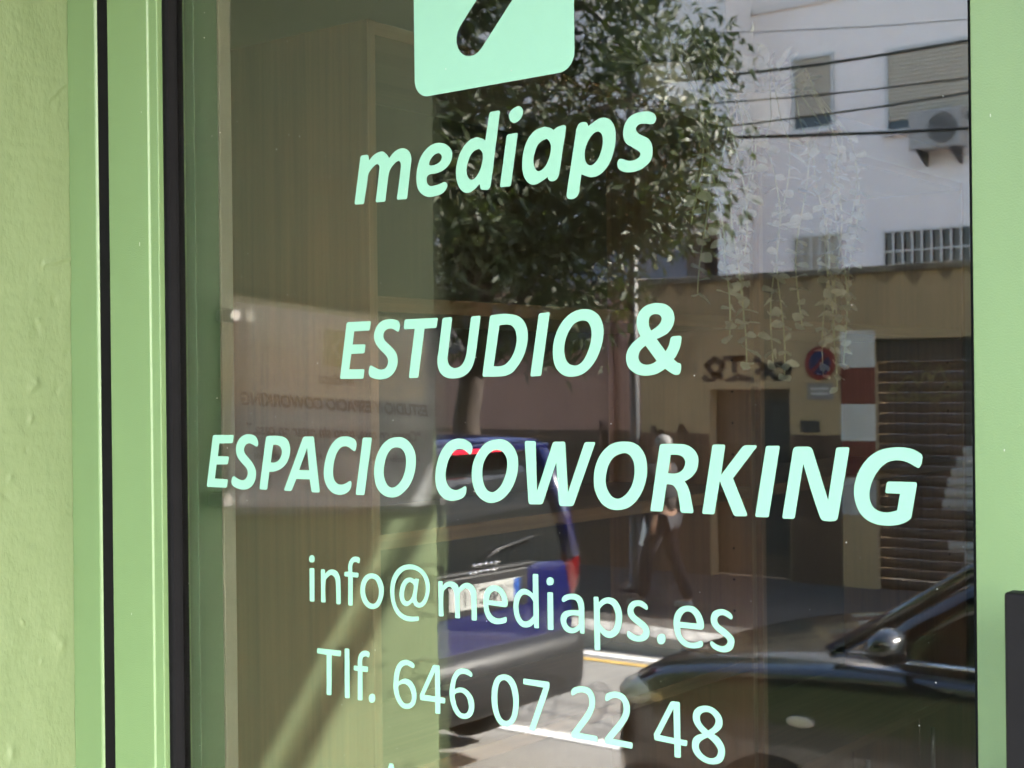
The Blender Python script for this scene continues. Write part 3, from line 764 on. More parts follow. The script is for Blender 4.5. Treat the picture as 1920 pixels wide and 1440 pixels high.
# specks of dust on the outer face
b = bmesh.new()
rd_ = random.Random(77)
for k in range(130):
    x_, z_ = rd_.uniform(-1.24, -0.38), rd_.uniform(1.30, 2.15)
    r_ = rd_.choice((0.00022, 0.0003, 0.0003, 0.0004, 0.0006))
    bmesh.ops.create_icosphere(b, subdivisions=1, radius=r_, matrix=Matrix.Translation((x_, -r_ * 0.5, z_)))
tag(dpart('dust', b, mat('pale_dust', (0.35, 0.34, 0.32), rough=0.9, var=0.3, vscale=40)), kind='stuff')
b = bmesh.new()
for x_, z_, l_ in ((-1.2905, 1.905, 0.004), (-1.312, 1.50, 0.002), (-1.285, 2.05, 0.0015), (-0.352, 1.93, 0.002), (-0.345, 1.70, 0.0015)):
    add_box(b, x_, x_ + 0.0005, -0.02025, -0.02003, z_, z_ + l_)
tag(dpart('paint_chip', b, mat('pale_chip', (0.30, 0.32, 0.28), rough=0.8, var=0.2, vscale=50)), kind='stuff')

# ------------------------------------------------------------------ mint vinyl lettering on the outer glass face
VT = 0.00022
LINE_LABELS = {
    'mediaps': 'mint lower-case word mediaps under the square logo on the glass',
    'ESTUDIO &': 'mint slanted capitals ESTUDIO & across the middle of the glass',
    'ESPACIO COWORKING': 'mint slanted capitals ESPACIO COWORKING, widest line on the glass',
    'info@mediaps.es': 'mint thin lettering info@mediaps.es on the lower glass',
    'Tlf. 646 07 22 48': 'mint thin phone number Tlf. 646 07 22 48 low on the glass',
    'A': 'tip of one mint letter cut off below the phone number',
}
for line, glyphs in LETTERS.items():
    polys = [(ch, [outline(c) for c in cs]) for ch, cs in glyphs]
    x0 = min(p.x for _, cs in polys for c in cs for p in c)
    z0 = min(p.y for _, cs in polys for c in cs for p in c)
    t = thing('vinyl_lettering', LINE_LABELS[line], 'lettering', (x0, 0, z0 + EYE.z), group='mint vinyl lettering on the door glass')
    for ch, cs in polys:
        me = filled('letter', cs, VT, lambda u, v, w: Vector((u - x0, -VT / 2 - 0.00006 + w, v - z0)))
        link_mesh('letter', me, M_VINYL, t)

# square logo with a chevron cut out
def arc(cx, cz, r, a0, a1, n=10):
    return [Vector((cx + r * math.cos(a0 + (a1 - a0) * k / n), cz + r * math.sin(a0 + (a1 - a0) * k / n))) for k in range(n + 1)]


LX0, LX1, LZ0, LR = -0.9014, -0.7172, 0.2681, 0.0165
LZ1 = LZ0 + (LX1 - LX0)
H2 = math.pi / 2
sq = arc(LX1 - LR, LZ0 + LR, LR, -H2, 0) + arc(LX1 - LR, LZ1 - LR, LR, 0, H2) + arc(LX0 + LR, LZ1 - LR, LR, H2, 2 * H2) + arc(LX0 + LR, LZ0 + LR, LR, 2 * H2, 3 * H2)
e0, tip, e1 = Vector((-0.8325, 0.3147)), Vector((-0.7885, 0.3603)), Vector((-0.8325, 0.4059))
hw = 0.0173
d1 = (tip - e0).normalized()
n1 = Vector((-d1.y, d1.x))
d2 = (e1 - tip).normalized()
n2 = Vector((-d2.y, d2.x))
a1 = math.atan2(n1.y, n1.x)
chev = arc(e0.x, e0.y, hw, a1, a1 + math.pi)
a_s, a_e = math.atan2(-n1.y, -n1.x), math.atan2(-n2.y, -n2.x)
chev += arc(tip.x, tip.y, hw, a_s, a_e)
a2 = math.atan2(-n2.y, -n2.x)
chev += arc(e1.x, e1.y, hw, a2, a2 + math.pi)
inner = tip + Vector((-hw / math.sin(math.atan2(d1.y, d1.x)) * 1.0, 0))
chev.append(inner)
me = filled('logo_decal', [sq, chev], VT, lambda u, v, w: Vector((u, -VT / 2 - 0.00006 + w, v + EYE.z)))
tag(link_mesh('logo_decal', me, M_VINYL), 'mint rounded square logo with a chevron cut out at the top of the glass', 'logo', 'mint vinyl lettering on the door glass')

# ------------------------------------------------------------------ plaque on the left reveal
XP = XR + 0.020
PY0, PY1, PZ0, PZ1 = -0.604, -0.168, 1.560, 1.838
pl = thing('acrylic_plaque', 'clear acrylic plaque with a printed white sheet on the green reveal', 'plaque', (XP, PY0, PZ0))
pl.rotation_euler = (0.068, 0, 0)             # hung slightly askew
PO = Vector((-XP, -PY0, -PZ0))


def ppart(name, bm, m, parent=None, **k):
    for v in bm.verts:
        v.co += PO
    return obj(name, bm, m, parent or pl, **k)


ppart('acrylic_sheet', add_box(bmesh.new(), XP, XP + 0.004, PY0, PY1, PZ0, PZ1), G_ACRYLIC, bevel=0.0006)
M_PAPER = mat('printed_sheet', (0.235, 0.238, 0.245), rough=0.7, var=0.03, vscale=20)
M_INK = mat('dark_ink', (0.006, 0.006, 0.005), rough=0.6, var=0.2, vscale=80)
M_INKL = mat('light_ink', (0.15, 0.15, 0.13), rough=0.6, var=0.1, vscale=80)
M_INKG = mat('green_ink', (0.12, 0.14, 0.04), rough=0.6, var=0.1, vscale=80)
M_STEEL = mat('standoff_steel', (0.35, 0.35, 0.36), rough=0.3, metal=0.9, var=0.1, vscale=50)
sh = ppart('sheet', add_box(bmesh.new(), XP - 0.0012, XP - 0.0004, PY0 + 0.028, PY1 - 0.022, PZ0 + 0.010, PZ1 - 0.008), M_PAPER)
for yy in (PY0 + 0.014, PY1 - 0.014):
    for zz in (PZ0 + 0.020, PZ1 - 0.026):
        b = bmesh.new()
        add_lathe(b, [(0.0085, -0.019), (0.0085, -0.0002)], (XP, yy, zz), (1, 0, 0), 18)
        add_lathe(b, [(0.0090, 0.0042), (0.0090, 0.0082), (0.0075, 0.0092)], (XP, yy, zz), (1, 0, 0), 18)
        ppart('standoff', b, M_STEEL, smooth=False)


def on_sheet(y0, z0):
    return lambda u, v, w: Vector((XP - 0.0002 + w, y0 + u, z0 + v)) + PO


def ptext(s, size, y, z, m=M_INK, shear=0.25, align='CENTER', bold=0.0):
    link_mesh('print', text_mesh(s, size, 0.0001, on_sheet(y, z), shear, align, bold), m, sh)


YC = (PY0 + PY1) / 2
ptext('mediaps', 0.021, YC + 0.012, PZ0 + 0.176, shear=0.25, bold=0.0007)
ptext('ESTUDIO Y ESPACIO COWORKING', 0.0225, YC + 0.002, PZ0 + 0.141, bold=0.0009)
ptext('“Como en casa, pero sin estar en casa.”', 0.0205, YC + 0.002, PZ0 + 0.104, bold=0.0007)
ptext('• Producción audiovisual', 0.0125, PY0 + 0.055, PZ0 + 0.073, align='LEFT', bold=0.0005, shear=0.15)
ptext('• Alquiler de puestos fijos', 0.0125, YC + 0.025, PZ0 + 0.073, align='LEFT', bold=0.0005, shear=0.15)
ptext('646 07 22 48', 0.013, YC, PZ0 + 0.024, m=M_INKL, shear=0.15)
b = bmesh.new()
add_box(b, XP - 0.0004, XP - 0.00015, YC - 0.009, YC + 0.041, PZ0 + 0.200, PZ0 + 0.250)
ppart('logo_print', b, M_INKG, sh)
b = bmesh.new()
add_tube(b, [(XP, YC + 0.010, PZ0 + 0.212), (XP, YC + 0.021, PZ0 + 0.225), (XP, YC + 0.010, PZ0 + 0.238)], 0.0025, 8)
ppart('chevron_print', b, M_PAPER, sh)
b = bmesh.new()                                      # line drawing of a palm near the door end of the sheet
pcy, pcz = PY1 - 0.075, PZ0 + 0.215
for k in range(9):
    a = -0.5 + k * (math.pi + 1.0) / 8
    for q in (0.055, 0.047):
        pts = [(XP - 0.0003, pcy + math.cos(a) * q * s, pcz + math.sin(a) * q * s * 0.75 - 0.035 * s * s * q / 0.055) for s in (0, 0.25, 0.5, 0.75, 1.0)]
        add_tube(b, pts, 0.0005, 5)
for s in (-1, 1):
    add_tube(b, [(XP - 0.0003, pcy + s * 0.004, pcz), (XP - 0.0003, pcy + s * 0.005, pcz - 0.03), (XP - 0.0003, pcy + s * 0.009, pcz - 0.062)], 0.0005, 5)
ppart('palm_print', b, M_INKL, sh)

# ------------------------------------------------------------------ bookcases seen through the glass
XB = -1.667          # front plane of the shelves
BTOP = EYE.z + 0.612
T_P = 0.019


def bookcase(y0, y1, label, shelves, base=False):
    t = thing('bookcase', label, 'bookcase', (XB, y0, 0.012), group='oak bookcases in the shop')
    o = Vector((-XB, -y0, -0.012))

    def part(name, m, parent, *bx, bevel=0.0008):
        b = add_box(bmesh.new(), *bx)
        for v in b.verts:
            v.co += o
        return obj(name, b, m, parent, bevel=bevel)
    xb = XB - 0.42
    sides = []
    for ya in (y0, y1 - T_P):
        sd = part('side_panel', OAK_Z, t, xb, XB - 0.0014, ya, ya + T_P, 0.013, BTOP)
        part('edge_band', wood_mat('oak_edge_lit', (0.185, 0.113, 0.068), (0.115, 0.069, 0.041), 2), sd, XB - 0.0012, XB, ya + 0.0003, ya + T_P - 0.0003, 0.013, BTOP)  # light falling on the front edge is put into this paler oak
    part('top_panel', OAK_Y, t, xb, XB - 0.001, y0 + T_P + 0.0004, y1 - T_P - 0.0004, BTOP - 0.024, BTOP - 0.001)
    part('back_panel', wood_mat('oak_back_shaded', (0.045, 0.028, 0.017), (0.025, 0.016, 0.010), 2), t, xb + 0.004, xb + 0.012, y0 + T_P + 0.0004, y1 - T_P - 0.0004, 0.013, BTOP - 0.025)  # shade inside the deep shelves is put into the back panel's colour
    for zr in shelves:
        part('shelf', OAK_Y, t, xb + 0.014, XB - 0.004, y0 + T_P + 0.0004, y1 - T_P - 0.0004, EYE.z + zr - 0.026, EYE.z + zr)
    for k in range(9):                                # peg holes of the far side panel
        zz = EYE.z + 0.05 - k * 0.075
        b = bmesh.new()
        add_lathe(b, [(0.0028, -0.0012), (0.0028, 0.0)], Vector((XB - 0.05, y1 - T_P - 0.0002, zz)) + o, (0, 1, 0), 10)
        obj('peg_hole', b, M_RUBBER, t)
    if base:
        n = 3
        w = (y1 - y0) / n
        for k in range(n):
            d = part('cabinet_door', OAK_Z, t, XB + 0.002, XB + 0.021, y0 + k * w + 0.003, y0 + (k + 1) * w - 0.003, 0.08, 0.78)
            b = bmesh.new()
            add_tube(b, [Vector((XB + 0.0405, y0 + k * w + 0.05, 0.62)) + o, Vector((XB + 0.0405, y0 + k * w + 0.05, 0.74)) + o], 0.006, 8)
            obj('pull', b, M_STEEL, d, smooth=True)
        part('counter_top', OAK_Y, t, xb + 0.014, XB + 0.045, y0 - 0.002, y1 + 0.002, 0.785, 0.812)


bookcase(0.732, 2.045, 'tall oak bookcase standing nearest the door inside the shop', (0.150, -0.252, -0.66))
bookcase(2.075, 3.40, 'tall oak bookcase with cupboards, farther from the door', (0.150, -0.252), base=True)

# trailing eucalyptus on top of the bookcases
M_EUC = mat('pale_eucalyptus_leaf', (0.36, 0.385, 0.345), rough=0.5, var=0.2, vscale=30)
M_POT = mat('white_ceramic', (0.75, 0.74, 0.70), rough=0.3, var=0.05, vscale=20)
M_STEM = mat('plant_stem', (0.36, 0.38, 0.24), rough=0.6, var=0.2, vscale=40)


def leaf_disc(bm, c, d, nrm, l, w):
    """rounded leaf of two rows, slightly folded"""
    d = d.normalized()
    s = d.cross(nrm).normalized()
    n = s.cross(d)
    prof = ((0.0, 0.05), (0.2, 0.62), (0.5, 1.0), (0.8, 0.72), (1.0, 0.05))
    mid, lf, rg = [], [], []
    for t, k in prof:
        p = c + d * (l * t) - n * (0.12 * l * t * t)
        mid.append(bm.verts.new(p))
        lf.append(bm.verts.new(p + s * (w * 0.5 * k) + n * (0.10 * w * k)))
        rg.append(bm.verts.new(p - s * (w * 0.5 * k) + n * (0.10 * w * k)))
    for i in range(4):
        bm.faces.new((mid[i], lf[i], lf[i + 1], mid[i + 1]))
        bm.faces.new((mid[i], mid[i + 1], rg[i + 1], rg[i]))


def trailing_plant(py, label, seed, strands):
    r = random.Random(seed)
    px, pz = XB - 0.10, BTOP
    t = thing('trailing_plant', label, 'plant', (px, py, pz), group='trailing plants on the bookcases')
    o = Vector((px, py, pz))
    b = bmesh.new()
    add_lathe(b, [(0.045, 0.0005), (0.060, 0.01), (0.072, 0.11), (0.068, 0.115), (0.06, 0.10), (0.02, 0.098)], (0, 0, 0), n=24)
    obj('pot', b, M_POT, t, smooth=True)
    bs, bl = bmesh.new(), bmesh.new()
    for dy, zlow in strands:
        p = Vector((r.uniform(-0.02, 0.03), r.uniform(-0.03, 0.03), 0.11))
        target_x = XB + r.uniform(0.02, 0.09) - px
        pts = [p.copy(), p + Vector((target_x * 0.5, dy * 0.5, 0.06)), Vector((target_x, dy, 0.02))]
        z = 0.0
        ph = r.uniform(0, 6)
        while z > zlow:
            z -= 0.030
            pts.append(Vector((target_x + 0.012 * math.sin(z * 14 + ph), dy + 0.022 * math.sin(z * 9 + ph), z)))
        add_tube(bs, pts, 0.0016, 5)
        for i in range(2, len(pts)):
            for side in (-1, 1):
                if r.random() < 0.15:
                    continue
                a = r.uniform(-0.8, 0.8)
                d = Vector((math.sin(a) * 0.7 + 0.15, side * math.cos(a), r.uniform(-0.55, 0.25)))
                nn = Vector((r.uniform(-0.5, 1), r.uniform(-0.4, 0.4), r.uniform(0.2, 1)))
                leaf_disc(bl, pts[i], d, nn, r.uniform(0.026, 0.042), r.uniform(0.018, 0.030))
    for k in range(90):                               # the bushy head over the pot
        a = r.uniform(0, 6.283)
        e = r.uniform(0.0, 1.3)
        d = Vector((math.cos(a) * math.cos(e), math.sin(a) * math.cos(e), math.sin(e)))
        leaf_disc(bl, Vector((0, 0, 0.10)) + d * r.uniform(0.02, 0.12), d, Vector((r.uniform(-1, 1), r.uniform(-1, 1), 1)), r.uniform(0.03, 0.045), r.uniform(0.022, 0.032))
    obj('stem', bs, M_STEM, t, smooth=True)
    tag(obj('leaf', bl, M_EUC, t, smooth=True), kind='stuff')


trailing_plant(1.83, 'pale green trailing plant on the bookcase nearest the door', 3, [(-0.10, -0.42), (-0.04, -0.50), (0.02, -0.33), (0.08, -0.55), (0.13, -0.38), (-0.14, -0.25), (0.05, -0.46), (-0.07, -0.36)])
trailing_plant(2.29, 'pale green trailing plant on the bookcase with cupboards', 8, [(-0.20, -0.55), (-0.12, -0.48), (-0.03, -0.58), (0.05, -0.44), (0.12, -0.56), (0.20, -0.40), (0.16, -0.30), (-0.16, -0.60), (0.0, -0.50), (0.09, -0.62)])

# ------------------------------------------------------------------ across the street: yard wall with garage
M_TAN = mat('tan_render', (0.46, 0.335, 0.205), rough=0.9, var=0.12, vscale=1.2, bump=0.2, bscale=40, col2=(0.38, 0.28, 0.17))
M_PINK = mat('pink_render', (0.40, 0.235, 0.20), rough=0.9, var=0.10, vscale=1.0, bump=0.15, bscale=40)
M_COPING = mat('stained_coping', (0.30, 0.26, 0.21), rough=0.9, var=0.4, vscale=5, col2=(0.09, 0.08, 0.065))
M_BROWN = mat('brown_shutter', (0.062, 0.045, 0.036), rough=0.55, var=0.25, vscale=6)
M_SILVER = mat('pale_silver', (0.40, 0.37, 0.36), rough=0.5, var=0.2, vscale=6)
M_DARKP = mat('dark_fascia', (0.035, 0.034, 0.036), rough=0.5, var=0.3, vscale=3)
M_BLACK = mat('black_spray', (0.02, 0.02, 0.022), rough=0.7, var=0.2, vscale=10)
M_YSPRAY = mat('yellow_spray', (0.20, 0.165, 0.085), rough=0.7, var=0.3, vscale=10)
M_PSPRAY = mat('pink_spray', (0.62, 0.46, 0.40), rough=0.7, var=0.2, vscale=10)
M_WBAND = mat('white_band', (0.62, 0.60, 0.60), rough=0.7, var=0.1, vscale=4)
M_RBAND = mat('red_band', (0.15, 0.038, 0.03), rough=0.7, var=0.15, vscale=4)
M_DOORB = mat('brown_door', (0.10, 0.075, 0.06), rough=0.6, var=0.3, vscale=4)
M_DGLASS = mat('dark_window_glass', (0.02, 0.022, 0.025), rough=0.08, var=0.2, vscale=3)
M_WHITEB = mat('white_render', (0.90, 0.80, 0.745), rough=0.9, var=0.05, vscale=0.6, bump=0.1, bscale=30)
M_WHITEC = mat('cream_render', (0.74, 0.68, 0.64), rough=0.9, var=0.06, vscale=0.6, bump=0.1, bscale=30)
M_SHUT = mat('tan_roller_shutter', (0.50, 0.43, 0.33), rough=0.6, var=0.08, vscale=3)
M_WFRAME = mat('grey_window_frame', (0.55, 0.53, 0.50), rough=0.5, var=0.05, vscale=5)
M_GRILLE = mat('pale_grille', (0.60, 0.56, 0.50), rough=0.5, var=0.1, vscale=5)
M_CABLE = mat('black_cable', (0.02, 0.02, 0.02), rough=0.6, var=0.2, vscale=20)

WZ0, WZ1 = -0.30, 2.865
GX0, GX1, GZ = -5.905, -2.85, 2.145
DX0, DX1, DZ = -7.765, -6.83, 1.667
BX = -8.625
yw = thing('yard_wall', 'tan rendered yard wall with a brown garage shutter across the street', 'wall', (BX, YW, WZ0))
WO = Vector((-BX, -YW, -WZ0))


def wpart(name, bm, m, parent=None, **k):
    for v in bm.verts:
        v.co += WO
    return obj(name, bm, m, parent or yw, **k)


def wbox(name, m, *bx, parent=None, bevel=0.0):
    return wpart(name, add_box(bmesh.new(), *bx), m, parent, bevel=bevel)


wbox('wall_panel', M_TAN, BX, DX0, YW - 0.30, YW, WZ0, WZ1 - 0.07)
wbox('wall_panel', M_TAN, DX0 + 0.0005, DX1 - 0.0005, YW - 0.30, YW, DZ, WZ1 - 0.07)
wbox('wall_panel', M_TAN, DX1, GX0, YW - 0.30, YW, WZ0, WZ1 - 0.07)
wbox('wall_panel', M_TAN, GX0 + 0.0005, GX1 - 0.0005, YW - 0.30, YW, GZ, WZ1 - 0.07)
wbox('wall_panel', M_TAN, GX1, 9.0, YW - 0.30, YW, WZ0, WZ1 - 0.07)
wbox('coping', M_COPING, BX, 9.0, YW - 0.33, YW + 0.035, WZ1 - 0.069, WZ1, bevel=0.01)
M_STAIN = mat('dark_water_stain', (0.27, 0.20, 0.125), rough=0.9, var=0.5, vscale=9, col2=(0.17, 0.13, 0.085))
for k in range(26):
    xx = -8.4 + k * 0.29 + rnd.uniform(-0.08, 0.08)
    ln = rnd.uniform(0.04, 0.22)
    ww = rnd.uniform(0.06, 0.16)
    b = bmesh.new()
    add_prism(b, [(xx - ww, WZ1 - 0.071), (xx + ww, WZ1 - 0.071), (xx + ww * 0.5, WZ1 - 0.07 - ln * 0.6), (xx + 0.01, WZ1 - 0.07 - ln), (xx - ww * 0.6, WZ1 - 0.07 - ln * 0.5)], 1, YW + 0.001, YW + 0.003)
    wpart('stain', b, M_STAIN)
gd_ = wbox('garage_frame', M_DARKP, GX0 + 0.001, GX1 - 0.001, YW - 0.10, YW - 0.04, GZ - 0.22, GZ - 0.002)
me_s = None
ns = 22
hs = (GZ - 0.22 - WZ0) / ns
for k in range(ns):
    if me_s is None:
        b = bmesh.new()
        add_prism(b, [(YW - 0.10, 0.0), (YW - 0.075, 0.004), (YW - 0.062, hs * 0.35), (YW - 0.062, hs * 0.65), (YW - 0.075, hs - 0.006), (YW - 0.10, hs - 0.002)], 0, GX0 + 0.004, GX1 - 0.004)
        ob = wpart('slat', b, M_BROWN)
        me_s = ob.data
    else:
        ob = link_mesh('slat', me_s, None, yw)
    ob.location = (0, 0, hs * k - 0.30)
# pale silver-grey patch low on the shutter, with an arched edge
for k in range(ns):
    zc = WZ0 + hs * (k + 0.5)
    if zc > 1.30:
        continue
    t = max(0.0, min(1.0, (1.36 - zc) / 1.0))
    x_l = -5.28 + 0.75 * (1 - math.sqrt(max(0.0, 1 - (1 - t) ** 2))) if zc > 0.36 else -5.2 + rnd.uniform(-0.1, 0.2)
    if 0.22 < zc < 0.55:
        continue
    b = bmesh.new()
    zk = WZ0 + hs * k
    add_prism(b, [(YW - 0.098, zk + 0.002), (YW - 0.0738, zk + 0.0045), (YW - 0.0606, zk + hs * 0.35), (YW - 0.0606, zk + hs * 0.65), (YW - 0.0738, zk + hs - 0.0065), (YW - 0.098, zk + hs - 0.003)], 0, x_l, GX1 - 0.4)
    wpart('pale_patch', b, M_SILVER)


def strokes(name, m, lines, r, y, parent=None):
    b = bmesh.new()
    for ln in lines:
        pts = [Vector((x, y, z)) for x, z in ln]
        for p, q in zip(pts, pts[1:]):
            d = (q - p)
            n = Vector((-d.z, 0, d.x)).normalized() * r
            e = d.normalized() * r * 0.6
            a = [p - e + n, p - e - n, q + e - n, q + e + n]
            lo = [b.verts.new(v) for v in a]
            hi = [b.verts.new(v + Vector((0, 0.002, 0))) for v in a]
            b.faces.new(lo[::-1])
            b.faces.new(hi)
            for i in range(4):
                b.faces.new((lo[i], lo[(i + 1) % 4], hi[(i + 1) % 4], hi[i]))
    return wpart(name, b, m, parent) if parent is None else obj(name, b, m, parent)


def wig(x0, x1, z0, z1, n, seed):
    r = random.Random(seed)
    return [(x0 + (x1 - x0) * i / n + r.uniform(-0.03, 0.03), r.uniform(z0, z1)) for i in range(n + 1)]


strokes('graffiti_tag', M_BLACK, [wig(-8.50, -8.02, 1.05, 1.27, 9, 2), wig(-8.5, -8.05, 1.02, 1.2, 7, 5)], 0.034, YW + 0.002)
strokes('graffiti_tag', M_BLACK, [
    [(-7.83, 1.80), (-7.76, 1.74), (-7.66, 1.83), (-7.60, 1.93), (-7.70, 1.99), (-7.80, 1.92), (-7.72, 1.84), (-7.62, 1.80)],
    [(-7.58, 1.99), (-7.36, 1.99), (-7.46, 1.98), (-7.46, 1.86)], [(-7.55, 1.75), (-7.42, 1.80), (-7.26, 1.76)],
    [(-7.22, 1.98), (-7.12, 1.90), (-7.20, 1.84)], [(-7.14, 1.78), (-7.05, 1.90), (-6.93, 1.92), (-6.83, 1.87), (-6.86, 1.80), (-6.98, 1.77), (-7.05, 1.84)]], 0.030, YW + 0.002)
strokes('graffiti_tag', M_YSPRAY, [wig(-5.75, -5.05, 1.66, 1.90, 12, 7), wig(-5.8, -5.1, 1.5, 1.72, 11, 9), wig(-5.6, -5.0, 1.86, 2.0, 7, 12), [(-5.8, 1.56), (-5.45, 1.55), (-5.1, 1.6)]], 0.014, YW - 0.0598)
dd = wbox('entrance_door', M_DOORB, DX0 + 0.012, DX1 - 0.012, YW - 0.17, YW - 0.13, WZ0 + 0.01, DZ - 0.0015)
wbox('door_lintel', M_TAN, DX0 - 0.07, DX1 + 0.10, YW + 0.0005, YW + 0.012, DZ + 0.002, DZ + 0.08, bevel=0.008)
wbox('door_panel', M_DARKP, DX1 - 0.42, DX1 - 0.05, YW - 0.1295, YW - 0.118, WZ0 + 0.25, DZ - 0.12, parent=dd)
z = 2.235
for k in range(5):
    m_ = M_WBAND if k % 2 == 0 else M_RBAND
    wbox('painted_band', m_, GX0 - 0.365, GX0 - 0.002, YW + 0.001, YW + 0.004, z - 0.362, z - 0.001)
    z -= 0.363
wbox('small_notice', M_DARKP, -6.71, -6.50, YW + 0.001, YW + 0.008, 1.225, 1.345)

M_DADO = mat('brown_dado', (0.115, 0.072, 0.052), rough=0.8, var=0.2, vscale=3)
for xa, xb_ in ((BX + 0.001, DX0 - 0.01), (DX1 + 0.01, GX0 - 0.368), (GX1 + 0.01, 9.0)):
    wbox('dado', M_DADO, xa, xb_, YW + 0.0005, YW + 0.006, WZ0, 1.20)
# round no-parking sign with its plate
sg = thing('no_parking_sign', 'round red and blue no-parking sign with plate on the tan wall', 'sign', (-6.49, YW, 1.55))
M_SRED = mat('sign_red', (0.24, 0.025, 0.025), rough=0.4, var=0.1, vscale=20)
M_SBLUE = mat('sign_blue', (0.014, 0.03, 0.11), rough=0.4, var=0.1, vscale=20)
M_SPLATE = mat('sign_plate', (0.23, 0.21, 0.22), rough=0.4, var=0.2, vscale=14)
b = bmesh.new()
add_lathe(b, [(0.165, 0.002), (0.165, 0.008), (0.160, 0.010)], (0, 0, 0.37), (0, 1, 0), 40)
obj('disc', b, M_SRED, sg)
b = bmesh.new()
add_lathe(b, [(0.118, 0.0102), (0.118, 0.0118)], (0, 0, 0.37), (0, 1, 0), 40)
obj('field', b, M_SBLUE, sg)
b = bmesh.new()
c45 = math.sqrt(0.5)
pts = [(-0.13, -0.016), (0.13, -0.016), (0.13, 0.016), (-0.13, 0.016)]
add_prism(b, [(c45 * (u - v), 0.37 + c45 * (u + v)) for u, v in pts], 1, 0.0122, 0.0135)
obj('bar', b, M_SRED, sg)
box('plate', M_SPLATE, sg, -0.145, 0.145, 0.002, 0.007, 0.0, 0.17)
for zz in (0.105, 0.055):
    box('print', M_WBAND, sg, -0.10, 0.10, 0.0072, 0.0084, zz, zz + 0.022)

# ------------------------------------------------------------------ pink house with a dark shop fascia
ph = thing('pink_house', 'dull pink house with a dark shop fascia next to the tan wall', 'building', (BX, YW, WZ0))
box('wall', M_PINK, ph, -14.0, -0.002, -3.9, 0.0, 0.0, 3.12)
box('dado', M_DADO, ph, -4.1, -0.004, 0.0005, 0.006, 0.0, 1.52)
box('parapet', M_COPING, ph, -14.0, -0.002, -0.25, 0.03, 3.121, 3.18, bevel=0.01)
box('fascia', M_DARKP, ph, -14.0, -0.60, 0.001, 0.06, 2.42, 2.98)
box('fascia_strip', M_TAN, ph, -14.0, -0.60, 0.061, 0.075, 2.99, 3.06)
box('shop_window', M_DGLASS, ph, -9.8, -4.2, 0.001, 0.012, 0.55, 2.28)
box('window_frame', M_WFRAME, ph, -9.86, -9.8005, 0.001, 0.03, 0.50, 2.33)
box('window_frame', M_WFRAME, ph, -4.1995, -4.14, 0.001, 0.03, 0.50, 2.33)
for ln in ([(-2.78, 2.46), (-2.72, 2.86), (-2.64, 2.60), (-2.56, 2.86), (-2.50, 2.46)],
           [(-2.34, 2.50), (-2.34, 2.82), (-2.22, 2.93), (-2.10, 2.84), (-2.02, 2.5)],
           [(-1.28, 2.52), (-1.26, 2.78), (-1.16, 2.86), (-1.06, 2.78), (-1.02, 2.52)]):
    strokes('fascia_letter', M_PSPRAY, [ln], 0.028, 0.0605, ph)
b = bmesh.new()
add_tube(b, [(-0.38, 0.035, 0.9), (-0.38, 0.035, 3.0)], 0.03, 8)
add_tube(b, [(-0.38, 0.035, 1.55), (-0.52, 0.035, 1.62), (-0.52, 0.035, 1.35)], 0.025, 8)
obj('drain_pipe', b, M_PINK, ph, smooth=True)

# ------------------------------------------------------------------ white buildings behind
def slatted(name, m, parent, x0, x1, y, z0, z1, n):
    o_ = []
    b = bmesh.new()
    h = (z1 - z0) / n
    for k in range(n):
        za = z0 + k * h
        add_prism(b, [(y, za + 0.002), (y + 0.012, za + h * 0.3), (y + 0.012, za + h * 0.7), (y, za + h - 0.002)], 0, x0, x1)
    return obj(name, b, m, parent)


FY = -23.0
wb = thing('white_apartment_building', 'white apartment building with tan roller shutters behind the tan wall', 'building', (-10, FY, -0.30))
FO = Vector((10, -FY, 0.30))


def fbox(name, m, x0, x1, y0, y1, z0, z1, parent=None, bevel=0.0):
    return box(name, m, parent or wb, x0 + FO.x, x1 + FO.x, y0 + FO.y, y1 + FO.y, z0 + FO.z, z1 + FO.z, bevel=bevel)


fbox('wall', M_WHITEB, -15.2, 14, FY - 9, FY, -0.30, 11.5)
fbox('string_course', M_WHITEC, -15.2, 14, FY + 0.0005, FY + 0.06, 8.62, 8.74)
WINS = [(-12.29, -11.45, 6.30, 7.69, 0.18), (-10.47, -8.55, 6.08, 7.57, 0.14), (-6.4, -4.6, 6.08, 7.57, 0.5), (-2.6, -1.0, 6.1, 7.57, 0.2), (1.5, 3.2, 6.1, 7.57, 0.2)]
for x0, x1, z0, z1, op in WINS:
    w = fbox('window', M_DGLASS, x0 + 0.06, x1 - 0.06, FY + 0.001, FY + 0.008, z0 + 0.06, z1 - 0.06)
    for a in ((x0, x0 + 0.0595, z0, z1), (x1 - 0.0595, x1, z0, z1), (x0 + 0.06, x1 - 0.06, z0, z0 + 0.0595), (x0 + 0.06, x1 - 0.06, z1 - 0.0595, z1)):
        fbox('frame', M_WFRAME, a[0], a[1], FY + 0.001, FY + 0.05, a[2], a[3], parent=w)
    s = slatted('shutter', M_SHUT, w, x0 + 0.065 + FO.x, x1 - 0.065 + FO.x, FY + 0.014 + FO.y, z0 + (z1 - z0) * op + FO.z, z1 - 0.065 + FO.z, 18)
    fbox('sill', M_WHITEC, x0 - 0.08, x1 + 0.08, FY + 0.0015, FY + 0.12, z0 - 0.06, z0 - 0.0005, parent=w)
